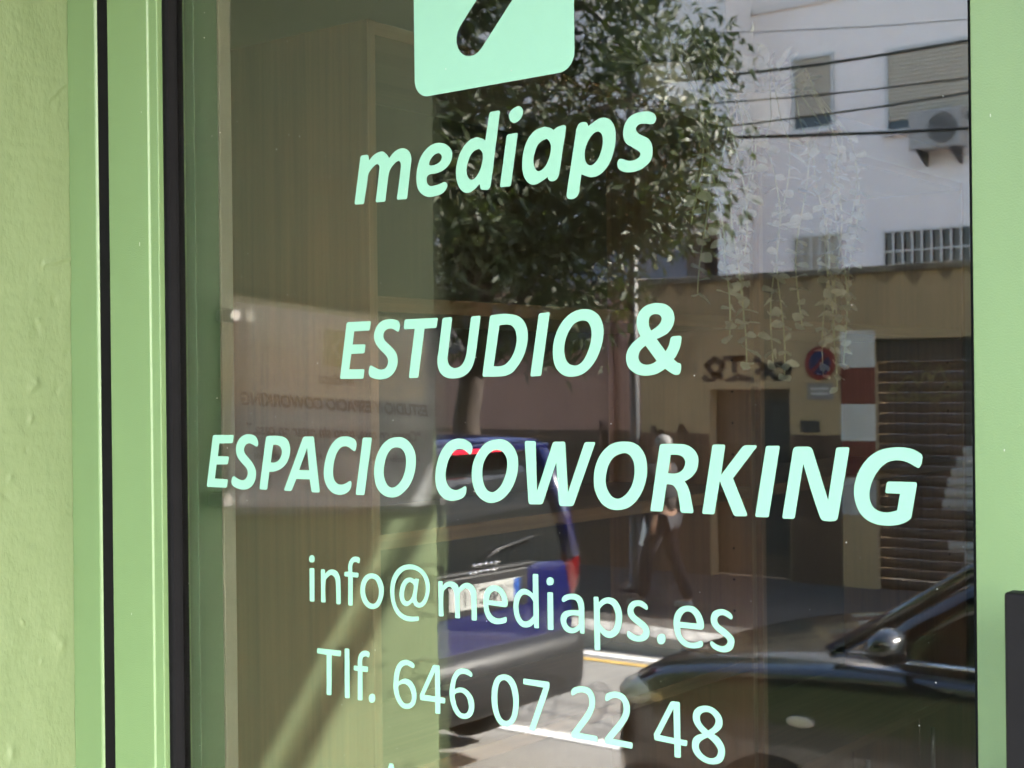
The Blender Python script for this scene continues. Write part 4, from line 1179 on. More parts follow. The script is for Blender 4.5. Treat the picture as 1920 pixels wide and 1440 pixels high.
for x0, x1, z0, z1 in ((-12.28, -11.38, 3.70, 4.40), (-10.52, -8.60, 3.62, 4.36), (-6.4, -4.6, 3.62, 4.36), (-2.4, -0.6, 3.62, 4.36)):
    w = fbox('window', M_DGLASS if x0 > -11 else M_SHUT, x0, x1, FY + 0.001, FY + 0.006, z0, z1)
    n = max(4, int((x1 - x0) / 0.17))
    for k in range(n + 1):
        xx = x0 + (x1 - x0) * k / n
        fbox('grille_bar', M_GRILLE, xx - 0.018, xx + 0.018, FY + 0.04, FY + 0.062, z0 - 0.03, z1 + 0.03, parent=w)
    for zz in (z0, (z0 + z1) / 2, z1 - 0.03):
        fbox('grille_rail', M_GRILLE, x0 - 0.03, x1 + 0.03, FY + 0.0625, FY + 0.08, zz, zz + 0.03, parent=w)

ac = thing('air_conditioner', 'grey outdoor air conditioner unit on a bracket under the shuttered window', 'air conditioner', (-9.42, FY, 5.55))
M_ACB = mat('air_conditioner_case', (0.36, 0.33, 0.30), rough=0.5, var=0.08, vscale=6)
box('case', M_ACB, ac, -0.46, 0.46, 0.10, 0.44, 0.12, 0.78, bevel=0.02)
b = bmesh.new()
add_lathe(b, [(0.26, 0.0), (0.26, 0.012), (0.22, 0.013)], (0.14, 0.4405, 0.45), (0, 1, 0), 32)
obj('fan_grille', b, mat('fan_shadow', (0.10, 0.097, 0.09), rough=0.7, var=0.2, vscale=9), ac)
for k in range(4):
    b = bmesh.new()
    rr = 0.07 + 0.055 * k
    add_tube(b, [(0.14 + rr * math.cos(i * math.pi / 14), 0.462, 0.45 + rr * math.sin(i * math.pi / 14)) for i in range(29)], 0.006, 6, cap=False)
    obj('grille_ring', b, M_ACB, ac, smooth=True)
for xx in (-0.3, 0.3):
    b = bmesh.new()
    add_prism(b, [(0.001, 0.118), (0.46, 0.118), (0.46, 0.08), (0.05, -0.12), (0.001, -0.12)], 0, xx - 0.02, xx + 0.02)
    obj('bracket', b, M_DARKP, ac)

# nearer cream block behind the tree
NY_, NX = -22.0, -13.10
nb = thing('cream_apartment_block', 'cream apartment block with a balcony recess behind the street tree', 'building', (NX, NY_, -0.30))
NO = Vector((-NX, -NY_, 0.30))


def nbox(name, m, x0, x1, y0, y1, z0, z1, parent=None):
    return box(name, m, parent or nb, x0 + NO.x, x1 + NO.x, y0 + NO.y, y1 + NO.y, z0 + NO.z, z1 + NO.z)


nbox('wall', M_WHITEC, -42, NX, NY_ - 2.2, NY_ - 0.9, -0.30, 14)
nbox('wall', M_WHITEC, -42, NX, NY_ - 0.899, NY_, -0.30, 3.60)
nbox('wall', M_WHITEC, -42, NX, NY_ - 0.899, NY_, 4.50, 14)
nbox('wall', M_WHITEC, NX - 0.22, NX, NY_ - 0.899, NY_ - 0.001, 3.601, 4.499)
nbox('balcony_slab', M_WHITEB, -42, NX - 0.02, NY_ + 0.0005, NY_ + 0.30, 4.66, 4.80)
nbox('window', M_DARKP, -14.12, -13.36, NY_ - 0.8985, NY_ - 0.87, 3.61, 4.48)
nbox('awning', mat('grey_awning', (0.16, 0.165, 0.19), rough=0.8, var=0.1, vscale=5), -18.5, -14.15, NY_ - 0.30, NY_ - 0.26, 3.602, 4.49)
for x0 in (-14.05, -16.6, -19.4, -22.4):
    for zb in (5.55, 8.9):
        w = nbox('window', M_DGLASS, x0 - 0.85, x0, NY_ + 0.001, NY_ + 0.01, zb, zb + 1.35)
        slatted('shutter', M_SHUT, w, x0 - 0.83 + NO.x, x0 - 0.02 + NO.x, NY_ + 0.012 + NO.y, zb + 0.3 + NO.z, zb + 1.34 + NO.z, 14)

# ------------------------------------------------------------------ overhead cables and lamp post
CAB = [((-6.90, 4.55), (-4.28, 4.505), 0.022, 'thick black overhead cable, topmost of the lower bundle'),
       ((-6.51, 4.30), (-4.287, 4.205), 0.013, 'thin overhead cable crossing the shuttered windows'),
       ((-6.73, 4.08), (-4.288, 4.086), 0.015, 'overhead cable running just above the air conditioner'),
       ((-6.79, 4.00), (-4.29, 3.79), 0.024, 'sagging twisted overhead cable, lowest over the tan wall'),
       ((-6.67, 4.95), (-4.28, 4.68), 0.007, 'fine overhead wire high on the white facade'),
       ((-6.67, 5.42), (-4.28, 5.20), 0.007, 'fine overhead wire highest of all the cables')]
for (xa, za), (xb_, zb_), r_, lab in CAB:
    sl = (zb_ - za) / (xb_ - xa)
    b = bmesh.new()
    pts = []
    for k in range(41):
        x = -18 + 26 * k / 40
        sag = 0.012 * ((x + 5.5) ** 2 - 1.6)
        pts.append((x, -10.5, za + sl * (x - xa) + sag))
    add_tube(b, pts, r_ * 0.62, 8)
    tag(obj('overhead_cable', b, M_CABLE, smooth=True), lab, 'cable', 'overhead cables of the street')

lp = thing('street_lamp', 'dark slim street lamp post on the far pavement beside the tree', 'street lamp', (-7.79, -10.8, -0.30))
M_POST = mat('dark_post_paint', (0.03, 0.032, 0.036), rough=0.45, var=0.2, vscale=10)
b = bmesh.new()
add_lathe(b, [(0.12, 0.0), (0.12, 0.03), (0.075, 0.08), (0.06, 0.9), (0.05, 1.0), (0.042, 5.2)], (0, 0, 0), n=20)
obj('post', b, M_POST, lp, smooth=True)
b = bmesh.new()
add_tube(b, [(0, 0, 5.1), (0, 0.25, 5.45), (0, 0.8, 5.6)], [0.035, 0.03, 0.028], 10)
obj('arm', b, M_POST, lp, smooth=True)
b = bmesh.new()
add_box(b, -0.12, 0.12, 0.75, 1.25, 5.55, 5.66)
obj('lamp_head', b, M_POST, lp, bevel=0.03)

# ------------------------------------------------------------------ street tree
M_BARK = mat('tree_bark', (0.045, 0.033, 0.027), rough=0.9, var=0.35, vscale=14, vstretch=(1, 1, 0.3), bump=0.6, bscale=40, bstretch=(1, 1, 0.3))
M_LEAF = mat('tree_leaf', (0.042, 0.058, 0.022), rough=0.5, var=0.45, vscale=5)
lnt = M_LEAF.node_tree
lb = lnt.nodes['Principled BSDF']
tl = lnt.nodes.new('ShaderNodeBsdfTranslucent')
tl.inputs[0].default_value = (0.06, 0.085, 0.015, 1)
mxs = lnt.nodes.new('ShaderNodeMixShader')
mxs.inputs[0].default_value = 0.25
lnt.links.new(lb.outputs[0], mxs.inputs[1])
lnt.links.new(tl.outputs[0], mxs.inputs[2])
lnt.links.new(mxs.outputs[0], lnt.nodes['Material Output'].inputs[0])
TX, TY = -8.75, -9.45
tr = thing('street_tree', 'leafy dark green street tree with drooping leaves on the far pavement', 'tree', (TX, TY, -0.30))
b = bmesh.new()
trunk = [(0, 0, 0), (0.05, 0.02, 0.8), (-0.03, 0.05, 1.7), (0.10, 0.0, 2.5), (0.22, 0.05, 3.4), (0.35, 0.0, 4.4)]
add_tube(b, trunk, [0.17, 0.14, 0.125, 0.115, 0.09, 0.05], 14)
tips = []
rt_ = random.Random(5)
for k in range(13):
    a = k * 2.4 + rt_.uniform(-0.3, 0.3)
    h0 = 2.1 + 2.2 * k / 13
    st = Vector((0.1 + 0.05 * k / 3, 0.02, h0))
    L_ = rt_.uniform(1.2, 2.0)
    e = Vector((st.x + math.cos(a) * L_, st.y + math.sin(a) * L_ * 0.8, h0 + rt_.uniform(0.7, 1.9)))
    mid = (st + e) / 2 + Vector((0, 0, 0.25))
    add_tube(b, [st, (st + mid) / 2 + Vector((0, 0, 0.1)), mid, e], [0.05, 0.042, 0.03, 0.010], 8)
    tips += [mid, e, (mid + e) / 2]
obj('trunk', b, M_BARK, tr, smooth=True)
b = bmesh.new()
cl = []
for tp in tips:
    for q in range(2):
        cl.append(tp + Vector((rt_.gauss(0, 0.35), rt_.gauss(0, 0.35), rt_.gauss(0, 0.30))))
for k in range(70):
    a = rt_.uniform(0, 6.283)
    zc = rt_.uniform(2.7, 7.0)
    R_ = 2.15 * math.sqrt(max(0.05, 1 - ((zc - 4.5) / 2.9) ** 2)) * rt_.uniform(0.35, 1.0)
    cl.append(Vector((0.05 + math.cos(a) * R_ * 1.02, math.sin(a) * R_ * 0.85, zc)))
for cx, cz in ((2.55, 4.15), (2.35, 4.25), (2.0, 3.9), (2.50, 3.5), (2.2, 3.45), (1.8, 3.55), (1.7, 4.9), (1.0, 2.55), (0.6, 2.5), (1.3, 2.6), (1.4, 2.45)):
    cl.append(Vector((cx, rt_.uniform(-0.3, 0.5), cz)))
for c in cl:
    if c.x > 1.35 and c.z < 3.38:
        continue
    rad = rt_.uniform(0.22, 0.42)
    for k in range(int(190 * rad / 0.32)):
        p = c + Vector((rt_.gauss(0, rad * 0.55), rt_.gauss(0, rad * 0.55), rt_.gauss(0, rad * 0.5)))
        a = rt_.uniform(0, 6.283)
        d = Vector((math.cos(a) * 0.6, math.sin(a) * 0.6, rt_.uniform(-1.1, 0.1))).normalized()
        s = d.cross(Vector((rt_.uniform(-1, 1), rt_.uniform(-1, 1), rt_.uniform(0, 1)))).normalized()
        n_ = s.cross(d)
        l, w = rt_.uniform(0.10, 0.18), rt_.uniform(0.016, 0.029)
        v = [b.verts.new(p), b.verts.new(p + d * l * 0.45 + s * w + n_ * 0.006), b.verts.new(p + d * l - n_ * 0.01), b.verts.new(p + d * l * 0.45 - s * w + n_ * 0.006)]
        b.faces.new((v[0], v[1], v[2]))
        b.faces.new((v[0], v[2], v[3]))
me = bpy.data.meshes.new('crown')
b.to_mesh(me)
b.free()
tag(link_mesh('crown', me, M_LEAF, tr), kind='stuff')

# ------------------------------------------------------------------ cars
M_BLUE = mat('blue_car_paint', (0.006, 0.008, 0.062), rough=0.2, spec=0.5, coat=1.0, var=0.03, vscale=3)
M_BLACKP = mat('dark_grey_car_paint', (0.012, 0.016, 0.018), rough=0.2, spec=0.5, coat=1.0, var=0.03, vscale=3)
M_TRIM = mat('dark_car_plastic', (0.010, 0.0105, 0.012), rough=0.5, var=0.15, vscale=15)
M_CGLASS = mat('car_glass', (0.012, 0.014, 0.015), rough=0.03, spec=0.6, var=0.1, vscale=3)
M_TYRE = mat('tyre_rubber', (0.02, 0.02, 0.02), rough=0.8, var=0.2, vscale=20)
M_RIM = mat('alloy_rim', (0.45, 0.45, 0.46), rough=0.3, metal=0.9, var=0.1, vscale=10)
M_RED = mat('tail_light_red', (0.10, 0.004, 0.006), rough=0.1, coat=1.0, var=0.1, vscale=10)
M_BRAKE = mat('lit_brake_light', (0.5, 0.01, 0.02), rough=0.2, emit=(1.0, 0.02, 0.05), emit_strength=0.9)
M_CHROME = mat('chrome', (0.75, 0.75, 0.77), rough=0.12, metal=1.0, var=0.03, vscale=10)
M_PLATE = mat('number_plate', (0.38, 0.38, 0.355), rough=0.4, var=0.05, vscale=10)
M_EU = mat('plate_blue', (0.02, 0.08, 0.32), rough=0.4, var=0.05, vscale=10)
M_LAMP = mat('headlamp_lens', (0.70, 0.68, 0.62), rough=0.12, coat=1.0, var=0.25, vscale=12)
M_AMBER = mat('side_repeater', (0.75, 0.66, 0.60), rough=0.15, coat=1.0, var=0.1, vscale=20)


def loft(bm, secs):
    rings = [[bm.verts.new(p) for p in s] for s in secs]
    n = len(rings[0])
    for a, b_ in zip(rings, rings[1:]):
        for k in range(n):
            bm.faces.new((a[k], a[(k + 1) % n], b_[(k + 1) % n], b_[k]))
    bm.faces.new(rings[0][::-1])
    bm.faces.new(rings[-1])
    return bm


def wheel(t, x, y, r, side):
    b = bmesh.new()
    add_lathe(b, [(r * 0.62, -0.10), (r * 0.93, -0.11), (r, -0.08), (r, 0.08), (r * 0.93, 0.11), (r * 0.62, 0.10)], (x, y, r), (0, 1, 0), 32)
    w = obj('wheel', b, M_TYRE, t, smooth=True)
    b = bmesh.new()
    add_lathe(b, [(r * 0.66, side * 0.055), (r * 0.66, side * 0.10), (r * 0.60, side * 0.105), (r * 0.57, side * 0.07)], (x, y, r), (0, 1, 0), 32)
    add_lathe(b, [(r * 0.16, side * 0.06), (r * 0.16, side * 0.098)], (x, y, r), (0, 1, 0), 16)
    for k in range(5):
        a = k * 2 * math.pi / 5
        add_tube(b, [(x + math.cos(a) * r * 0.1, y + side * 0.088, r + math.sin(a) * r * 0.1), (x + math.cos(a) * r * 0.62, y + side * 0.082, r + math.sin(a) * r * 0.62)], [0.035, 0.025], 8)
    obj('rim', b, M_RIM, w)


def car_base(name, label, cx, cy, L, paint, body, green, roof_u, wr, axles, hw):
    t = thing(name, label, 'car', (cx, cy, road_z(cy) + 0.004))
    X = lambda u: L / 2 - u
    secs = []
    for u, h, zb, zs, zt in body:
        half = [(0, zb), (0.55 * h, zb), (0.90 * h, zb + 0.03), (h, zb + (zs - zb) * 0.30), (h * 1.0, zb + (zs - zb) * 0.62), (h * 0.985, zs), (h * 0.94, zt - 0.02), (h * 0.72, zt), (0.36 * h, zt + 0.012)]
        ring = [(X(u), v, w) for v, w in half] + [(X(u), 0, zt + 0.015)] + [(X(u), -v, w) for v, w in half[::-1][:-1]]
        secs.append(ring)
    obj('body', loft(bmesh.new(), secs), paint, t, smooth=True, subsurf=2)
    secs = []
    for u, hb, hr, zb, zr in green:
        half = [(0, zb), (hb, zb), (hb * 0.99, zb + (zr - zb) * 0.12), (hr + (hb - hr) * 0.12, zb + (zr - zb) * 0.86), (hr * 0.92, zr - 0.012), (hr * 0.6, zr)]
        ring = [(X(u), v, w) for v, w in half] + [(X(u), 0, zr + 0.008)] + [(X(u), -v, w) for v, w in half[::-1][:-1]]
        secs.append(ring)
    obj('glasshouse', loft(bmesh.new(), secs), M_CGLASS, t, smooth=True, subsurf=1)
    secs = []
    for u, hr, zr in roof_u:
        half = [(hr * 1.035, zr - 0.055), (hr * 1.02, zr - 0.012), (hr * 0.9, zr + 0.012), (hr * 0.5, zr + 0.022)]
        ring = [(X(u), v, w) for v, w in half] + [(X(u), 0, zr + 0.026)] + [(X(u), -v, w) for v, w in half[::-1]] + [(X(u), -hr * 0.9, zr - 0.05), (X(u), hr * 0.9, zr - 0.05)]
        secs.append(ring)
    obj('roof', loft(bmesh.new(), secs), paint, t, smooth=True)
    for u in axles:
        for s in (-1, 1):
            wheel(t, X(u), s * (hw - 0.085), wr, s)
    return t, X


def pillar(t, X, paint, pts, r):
    for s in (-1, 1):
        b = bmesh.new()
        add_tube(b, [(X(u), s * v, w) for u, v, w in pts], r, 8)
        obj('pillar', b, paint, t, smooth=True)


def blob(name, m, parent, c, r, n=14):
    b = bmesh.new()
    bmesh.ops.create_uvsphere(b, u_segments=n * 2, v_segments=n, radius=1.0)
    for v in b.verts:
        v.co = Vector((c[0] + v.co.x * r[0], c[1] + v.co.y * r[1], c[2] + v.co.z * r[2]))
    return obj(name, b, m, parent, smooth=True)


# blue tall car, rear towards the black one
LB = 4.35
body = [(0.0, 0.70, 0.52, 0.98, 1.02), (0.03, 0.80, 0.44, 1.02, 1.07), (0.12, 0.86, 0.36, 1.03, 1.09), (0.45, 0.885, 0.26, 1.02, 1.09), (1.2, 0.89, 0.23, 1.0, 1.08), (2.4, 0.89, 0.23, 1.0, 1.08),
        (3.1, 0.885, 0.23, 1.0, 1.08), (3.45, 0.875, 0.23, 0.98, 1.05), (3.95, 0.85, 0.24, 0.90, 0.97), (4.22, 0.78, 0.27, 0.80, 0.87), (4.32, 0.66, 0.33, 0.70, 0.77), (4.35, 0.55, 0.40, 0.62, 0.68)]
green = [(0.025, 0.78, 0.76, 1.03, 1.06), (0.05, 0.78, 0.71, 1.03, 1.30), (0.13, 0.77, 0.655, 1.03, 1.60), (0.27, 0.77, 0.645, 1.03, 1.69), (1.5, 0.78, 0.645, 1.03, 1.73), (2.45, 0.78, 0.635, 1.03, 1.68),
         (2.95, 0.76, 0.65, 1.03, 1.38), (3.32, 0.74, 0.70, 1.03, 1.07)]
bc, X = car_base('blue_car', 'tall blue car with its brake light lit, seen from behind', -4.50 - LB / 2, -4.45, LB, M_BLUE, body, green,
                 [(0.12, 0.64, 1.685), (0.36, 0.66, 1.70), (1.5, 0.66, 1.735), (2.42, 0.645, 1.69)], 0.335, (0.78, 3.42), 0.89)
pillar(bc, X, M_BLUE, [(0.035, 0.765, 1.06), (0.06, 0.725, 1.30), (0.16, 0.66, 1.66)], 0.055)
pillar(bc, X, M_BLUE, [(3.30, 0.735, 1.07), (2.95, 0.685, 1.38), (2.45, 0.64, 1.68)], 0.03)
pillar(bc, X, M_TRIM, [(1.95, 0.775, 1.06), (1.90, 0.70, 1.45), (1.88, 0.645, 1.70)], 0.03)
pillar(bc, X, M_BLUE, [(0.95, 0.775, 1.06), (0.90, 0.70, 1.45), (0.85, 0.645, 1.71)], 0.05)
b = bmesh.new()
loft(b, [[(X(0.30), v, w) for v, w in ((-0.62, 1.66), (0.62, 1.66), (0.64, 1.71), (0, 1.735), (-0.64, 1.71))], [(X(0.02), v, w) for v, w in ((-0.57, 1.645), (0.57, 1.645), (0.59, 1.675), (0, 1.69), (-0.59, 1.675))]])
sp = obj('spoiler', b, M_BLUE, bc, bevel=0.008)
box('brake_light', M_BRAKE, sp, X(0.02) + 0.002, X(0.02) + 0.012, -0.21, 0.21, 1.650, 1.668)
b = bmesh.new()
loft(b, [[(X(0.16), v, w) for v, w in ((-0.885, 0.36), (0.885, 0.36), (0.90, 0.60), (0.87, 0.70), (-0.87, 0.70), (-0.90, 0.60))],
         [(X(-0.03), v, w) for v, w in ((-0.80, 0.36), (0.80, 0.36), (0.82, 0.58), (0.80, 0.685), (-0.80, 0.685), (-0.82, 0.58))],
         [(X(-0.10), v, w) for v, w in ((-0.62, 0.40), (0.62, 0.40), (0.66, 0.56), (0.64, 0.66), (-0.64, 0.66), (-0.66, 0.56))]])
obj('bumper', b, M_TRIM, bc, bevel=0.055, segs=4, smooth=True)
for s in (-1, 1):
    blob('tail_light', M_RED, bc, (X(0.06), s * 0.775, 1.02), (0.055, 0.085, 0.19))
pr = box('plate_recess', M_TRIM, bc, X(0.03), X(0.0) + 0.002, -0.36, 0.36, 0.86, 1.055, bevel=0.01)
pt = box('number_plate', M_PLATE, bc, X(0.0) + 0.003, X(0.0) + 0.013, -0.27, 0.27, 0.895, 1.01, bevel=0.003)
box('blue_strip', M_EU, pt, X(0.0) + 0.0132, X(0.0) + 0.0145, -0.268, -0.225, 0.897, 1.008)
link_mesh('plate_text', text_mesh('NJC 11', 0.105, 0.0008, lambda u, v, w: Vector((X(0.0) + 0.0138 + w, u + 0.02, v + 0.916)), 0, 'CENTER', 0.002), M_BLACK, pt)
for k, (yy, zz) in enumerate([(-0.10, 1.135), (-0.06, 1.135), (-0.02, 1.135), (0.03, 1.135), (0.07, 1.135), (-0.08, 1.10), (-0.03, 1.10), (0.02, 1.10), (0.06, 1.10), (0.10, 1.10)]):
    blob('badge_letter', M_CHROME, bc, (X(0.0) + 0.004, yy, zz - 0.035), (0.008, 0.014, 0.012), 6)
box('tailgate_handle', M_TRIM, bc, X(0.05), X(0.0) + 0.003, -0.42, 0.42, 1.058, 1.075, bevel=0.006)
b = bmesh.new()
add_tube(b, [(X(0.01), 0.02, 1.10), (X(0.01), -0.12, 1.16), (X(0.015), -0.42, 1.20)], 0.009, 8)
obj('rear_wiper', b, M_TRIM, bc, smooth=True)
for s in (-1, 1):
    mirror = blob('wing_mirror', M_BLUE, bc, (X(3.02), s * 0.98, 1.14), (0.06, 0.10, 0.07))
    blob('headlight', M_LAMP, bc, (X(4.16), s * 0.70, 0.76), (0.14, 0.11, 0.07))

# dark hatchback waiting behind the blue car
LK = 4.05
body = [(0.0, 0.66, 0.45, 0.80, 0.86), (0.05, 0.78, 0.36, 0.86, 0.92), (0.3, 0.83, 0.26, 0.89, 0.95), (1.0, 0.845, 0.21, 0.88, 0.95), (2.2, 0.845, 0.21, 0.89, 0.97), (2.75, 0.84, 0.21, 0.89, 0.98),
        (3.1, 0.835, 0.21, 0.87, 0.96), (3.55, 0.82, 0.22, 0.83, 0.92), (3.85, 0.78, 0.24, 0.78, 0.87), (3.99, 0.72, 0.27, 0.70, 0.79), (4.05, 0.62, 0.32, 0.60, 0.67)]
green = [(0.10, 0.74, 0.70, 0.89, 0.93), (0.22, 0.74, 0.64, 0.89, 1.18), (0.45, 0.74, 0.60, 0.89, 1.38), (1.2, 0.75, 0.60, 0.89, 1.49), (2.12, 0.75, 0.60, 0.89, 1.47), (2.52, 0.73, 0.62, 0.89, 1.31), (3.06, 0.71, 0.68, 0.90, 0.985)]
kc, X = car_base('dark_car', 'dark grey hatchback waiting in the street behind the blue car', -3.40 + LK / 2, -4.62, LK, M_BLACKP, body, green,
                 [(0.30, 0.60, 1.36), (0.5, 0.615, 1.40), (1.2, 0.615, 1.495), (2.11, 0.605, 1.475)], 0.30, (0.72, 3.22), 0.845)
pillar(kc, X, M_BLACKP, [(3.04, 0.70, 0.985), (2.52, 0.655, 1.31), (2.12, 0.605, 1.47)], 0.030)
pillar(kc, X, M_BLACKP, [(0.20, 0.71, 0.95), (0.28, 0.66, 1.18), (0.50, 0.60, 1.38)], 0.06)
pillar(kc, X, M_TRIM, [(1.45, 0.735, 0.92), (1.40, 0.67, 1.20), (1.36, 0.605, 1.42)], 0.028)
for s in (-1, 1):
    hl = blob('headlight', M_LAMP, kc, (X(3.83), s * 0.66, 0.735), (0.17, 0.115, 0.078))
    blob('indicator', mat('amber_lens', (0.55, 0.36, 0.14), rough=0.2, coat=1.0, var=0.1, vscale=9), hl, (X(3.74), s * 0.715, 0.735), (0.085, 0.07, 0.05))
    wm = blob('wing_mirror', M_BLACKP, kc, (X(2.72), s * 0.92, 1.07), (0.07, 0.10, 0.065))
    b = bmesh.new()
    add_tube(b, [(X(2.74), s * 0.74, 1.0), (X(2.72), s * 0.88, 1.04)], 0.02, 8)
    obj('mirror_arm', b, M_TRIM, wm, smooth=True)
    blob('side_repeater', M_AMBER, kc, (X(3.10), s * 0.836, 0.74), (0.055, 0.014, 0.022))
    blob('door_handle', M_TRIM, kc, (X(1.55), s * 0.845, 0.80), (0.10, 0.02, 0.018))
    blob('fog_lamp', M_LAMP, kc, (X(3.97), s * 0.50, 0.42), (0.03, 0.06, 0.04))
    b = bmesh.new()
    add_tube(b, [(X(3.0), s * 0.722, 0.985), (X(2.0), s * 0.752, 0.985), (X(0.3), s * 0.738, 0.965)], 0.010, 8)
    obj('window_trim', b, M_CHROME, kc, smooth=True)
box('grille', M_TRIM, kc, X(4.07), X(4.0), -0.42, 0.42, 0.44, 0.54, bevel=0.02)
box('number_plate', M_PLATE, kc, X(4.085), X(4.071), -0.26, 0.26, 0.36, 0.47, bevel=0.003)
for k in (-0.25, 0.22):
    b = bmesh.new()
    add_tube(b, [(X(3.08), k + 0.1, 0.995), (X(3.0), k - 0.15, 1.03), (X(2.94), k - 0.40, 1.06)], 0.010, 8)
    obj('wiper', b, M_TRIM, kc, smooth=True)

# ------------------------------------------------------------------ people on the far pavement
M_SKIN = mat('skin', (0.26, 0.155, 0.11), rough=0.5, var=0.08, vscale=20)
M_DARKC = mat('dark_jacket_cloth', (0.028, 0.026, 0.028), rough=0.9, var=0.3, vscale=12, bump=0.3, bscale=60)
M_JEANS = mat('dark_trouser_cloth', (0.022, 0.022, 0.028), rough=0.9, var=0.3, vscale=12, bump=0.3, bscale=60)
M_BROWNC = mat('brown_jacket_cloth', (0.10, 0.055, 0.045), rough=0.9, var=0.3, vscale=12, bump=0.3, bscale=60)
M_HAIRW = mat('white_hair', (0.22, 0.215, 0.21), rough=0.6, var=0.2, vscale=40, bump=0.5, bscale=120)
M_HAIRD = mat('dark_hair', (0.03, 0.022, 0.018), rough=0.6, var=0.2, vscale=40, bump=0.5, bscale=120)
M_PAPERW = mat('white_paper', (0.78, 0.77, 0.80), rough=0.7, var=0.03, vscale=10)
M_EYE = mat('eye_dark', (0.03, 0.02, 0.02), rough=0.2, var=0.1, vscale=10)
M_SOLE = mat('pale_shoe', (0.35, 0.34, 0.33), rough=0.7, var=0.2, vscale=10)


def skin_mesh(name, m, parent, V, E, R, root=0, sub=2):
    me = bpy.data.meshes.new(name)
    me.from_pydata(V, E, [])
    o = link_mesh(name, me, m, parent)
    md = o.modifiers.new('skin', 'SKIN')
    md.use_smooth_shade = True
    for i, r in enumerate(R):
        r = r if isinstance(r, tuple) else (r, r)
        me.skin_vertices[0].data[i].radius = r
        me.skin_vertices[0].data[i].use_root = i == root
    s = o.modifiers.new('subsurf', 'SUBSURF')
    s.levels = sub
    s.render_levels = sub
    return o


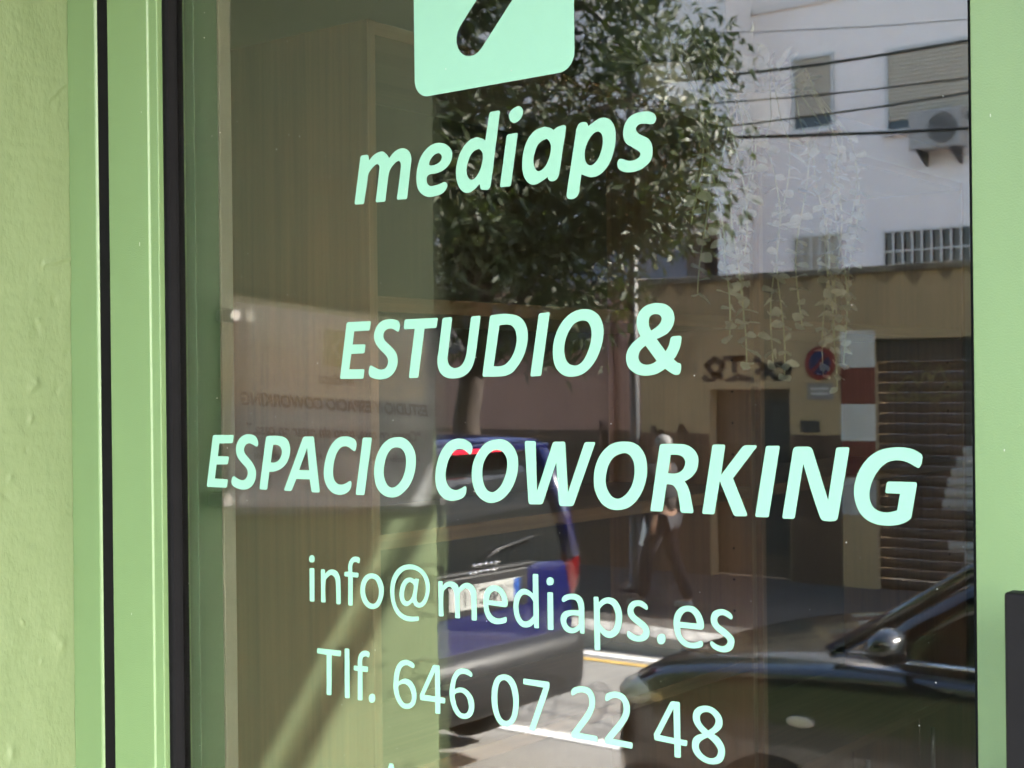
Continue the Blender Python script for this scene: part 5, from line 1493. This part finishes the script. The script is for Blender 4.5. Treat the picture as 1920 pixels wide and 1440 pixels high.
def person(label, loc, heading, H, jacket, trousers, hair, stride, arm):
    """walking figure; local +x is forward, +y its left"""
    t = thing('person', label, 'person', loc, heading, group='people walking on the far pavement')
    k = H / 1.70
    V, E, R = [], [], []

    def add(p, r, parent=None):
        V.append(tuple(c * k for c in p))
        R.append(tuple(q * k for q in r) if isinstance(r, tuple) else r * k)
        if parent is not None:
            E.append((parent, len(V) - 1))
        return len(V) - 1
    pel = add((0, 0, 0.92), (0.13, 0.095))
    wst = add((0.0, 0, 1.06), (0.125, 0.09), pel)
    chs = add((0.01, 0, 1.28), (0.15, 0.10), wst)
    nek = add((0.0, 0, 1.44), 0.055, chs)
    hd1 = add((0.02, 0, 1.53), (0.068, 0.078), nek)
    hd2 = add((0.02, 0, 1.63), (0.075, 0.088), hd1)
    J = {}
    for s, ph in ((1, 1), (-1, -1)):
        sh_ = add((0, s * 0.17, 1.38), 0.052, chs)
        el = add((-0.05 + ph * arm * 0.5, s * 0.225, 1.12), 0.042, sh_)
        wr_ = add((0.06 + ph * arm, s * 0.225, 0.90), 0.028, el)
        pm = add((0.08 + ph * arm, s * 0.225, 0.84), (0.018, 0.034), wr_)
        for q in range(4):
            f1 = add((0.075 + ph * arm + 0.016 * (q - 1.5) + 0.01, s * (0.225 - 0.004), 0.785 - (0.006 if q in (1, 2) else 0)), 0.0085, pm)
            add((0.085 + ph * arm + 0.016 * (q - 1.5) + 0.01, s * (0.225 - 0.022), 0.75 - (0.010 if q in (1, 2) else 0)), 0.0075, f1)
        th1 = add((0.115 + ph * arm, s * 0.205, 0.825), 0.010, pm)
        add((0.125 + ph * arm, s * 0.195, 0.79), 0.008, th1)
        hp = add((0, s * 0.085, 0.86), 0.092, pel)
        kn = add((0.04 + ph * -stride * 0.45, s * 0.09, 0.50), 0.060, hp)
        an = add((-0.02 - ph * stride, s * 0.09, 0.09), 0.040, kn)
        to = add((0.13 - ph * stride, s * 0.095, 0.035), (0.030, 0.042), an)
        J[s] = (sh_, el, wr_, hp, kn, an, to)
    skin_mesh('body', M_SKIN, t, V, E, R, pel)
    sc = lambda i, f: tuple(q * f for q in R[i]) if isinstance(R[i], tuple) else R[i] * f
    jv, je, jr = [V[pel], V[wst], V[chs], (V[nek][0], 0, V[nek][2] - 0.05 * k)], [(0, 1), (1, 2), (2, 3)], [sc(pel, 1.14), sc(wst, 1.2), sc(chs, 1.16), sc(nek, 1.25)]
    for s in (1, -1):
        n0 = len(jv)
        mid = tuple((a + b_) / 2 for a, b_ in zip(V[J[s][1]], V[J[s][2]]))
        end = tuple(a * 0.12 + b_ * 0.88 for a, b_ in zip(V[J[s][1]], V[J[s][2]]))
        jv += [V[J[s][0]], V[J[s][1]], mid, end]
        je += [(2, n0), (n0, n0 + 1), (n0 + 1, n0 + 2), (n0 + 2, n0 + 3)]
        jr += [sc(J[s][0], 1.3), sc(J[s][1], 1.3), sc(J[s][1], 1.2), sc(J[s][2], 1.4)]
    skin_mesh('jacket', jacket, t, jv, je, jr, 0)
    tv, te, tr_ = [(V[pel][0], 0, V[pel][2] - 0.02 * k)], [], [sc(pel, 1.08)]
    for s in (1, -1):
        n0 = len(tv)
        mid = tuple((a + b_) / 2 for a, b_ in zip(V[J[s][4]], V[J[s][5]]))
        tv += [V[J[s][3]], V[J[s][4]], mid, V[J[s][5]]]
        te += [(0, n0), (n0, n0 + 1), (n0 + 1, n0 + 2), (n0 + 2, n0 + 3)]
        tr_ += [sc(J[s][3], 1.12), sc(J[s][4], 1.22), sc(J[s][4], 1.12), sc(J[s][5], 1.55)]
    skin_mesh('trousers', trousers, t, tv, te, tr_, 0)
    for s in (1, -1):
        a, o_ = V[J[s][5]], V[J[s][6]]
        skin_mesh('shoe', M_SOLE, t, [(a[0] - 0.03 * k, a[1], 0.045 * k), (a[0] + 0.05 * k, a[1], 0.05 * k), (o_[0] + 0.03 * k, o_[1], 0.035 * k)], [(0, 1), (1, 2)], [0.045 * k, 0.05 * k, 0.036 * k], 1)
    hx, hz = 0.02 * k, 1.60 * k
    blob('hair', hair, t, (hx - 0.030 * k, 0, hz + 0.030 * k), (0.088 * k, 0.090 * k, 0.088 * k))
    blob('nose', M_SKIN, t, (hx + 0.088 * k, 0, hz - 0.025 * k), (0.016 * k, 0.012 * k, 0.02 * k), 8)
    for s in (1, -1):
        blob('eye', M_EYE, t, (hx + 0.074 * k, s * 0.030 * k, hz + 0.002 * k), (0.010 * k, 0.012 * k, 0.008 * k), 8)
        blob('ear', M_SKIN, t, (hx - 0.005 * k, s * 0.083 * k, hz - 0.015 * k), (0.018 * k, 0.010 * k, 0.028 * k), 8)
    blob('mouth', mat('lips', (0.30, 0.12, 0.10), rough=0.5, var=0.1, vscale=20), t, (hx + 0.076 * k, 0, hz - 0.062 * k), (0.010 * k, 0.024 * k, 0.006 * k), 8)
    return t, V, J, k


PX, PY = -7.0, -10.05
p1, V1, J1, k1 = person('white-haired person in dark clothes walking with a white sheet of paper', (PX, PY, -0.30), math.pi, 1.56, M_DARKC, M_JEANS, M_HAIRW, 0.22, 0.10)
hnd = V1[J1[1][2]]
b = bmesh.new()
add_prism(b, [(-0.07, 0.0), (0.10, -0.05), (0.05, -0.33), (-0.12, -0.27)], 1, -0.001, 0.001)
pp = obj('paper_sheet', b, M_PAPERW)
pp.location = (PX - hnd[0] - 0.16, PY - hnd[1] - 0.005, -0.30 + hnd[2] - 0.02)
pp.rotation_euler = (0.1, 0, 0.5)
tag(pp, 'white sheet of paper held by the white-haired walker', 'paper')
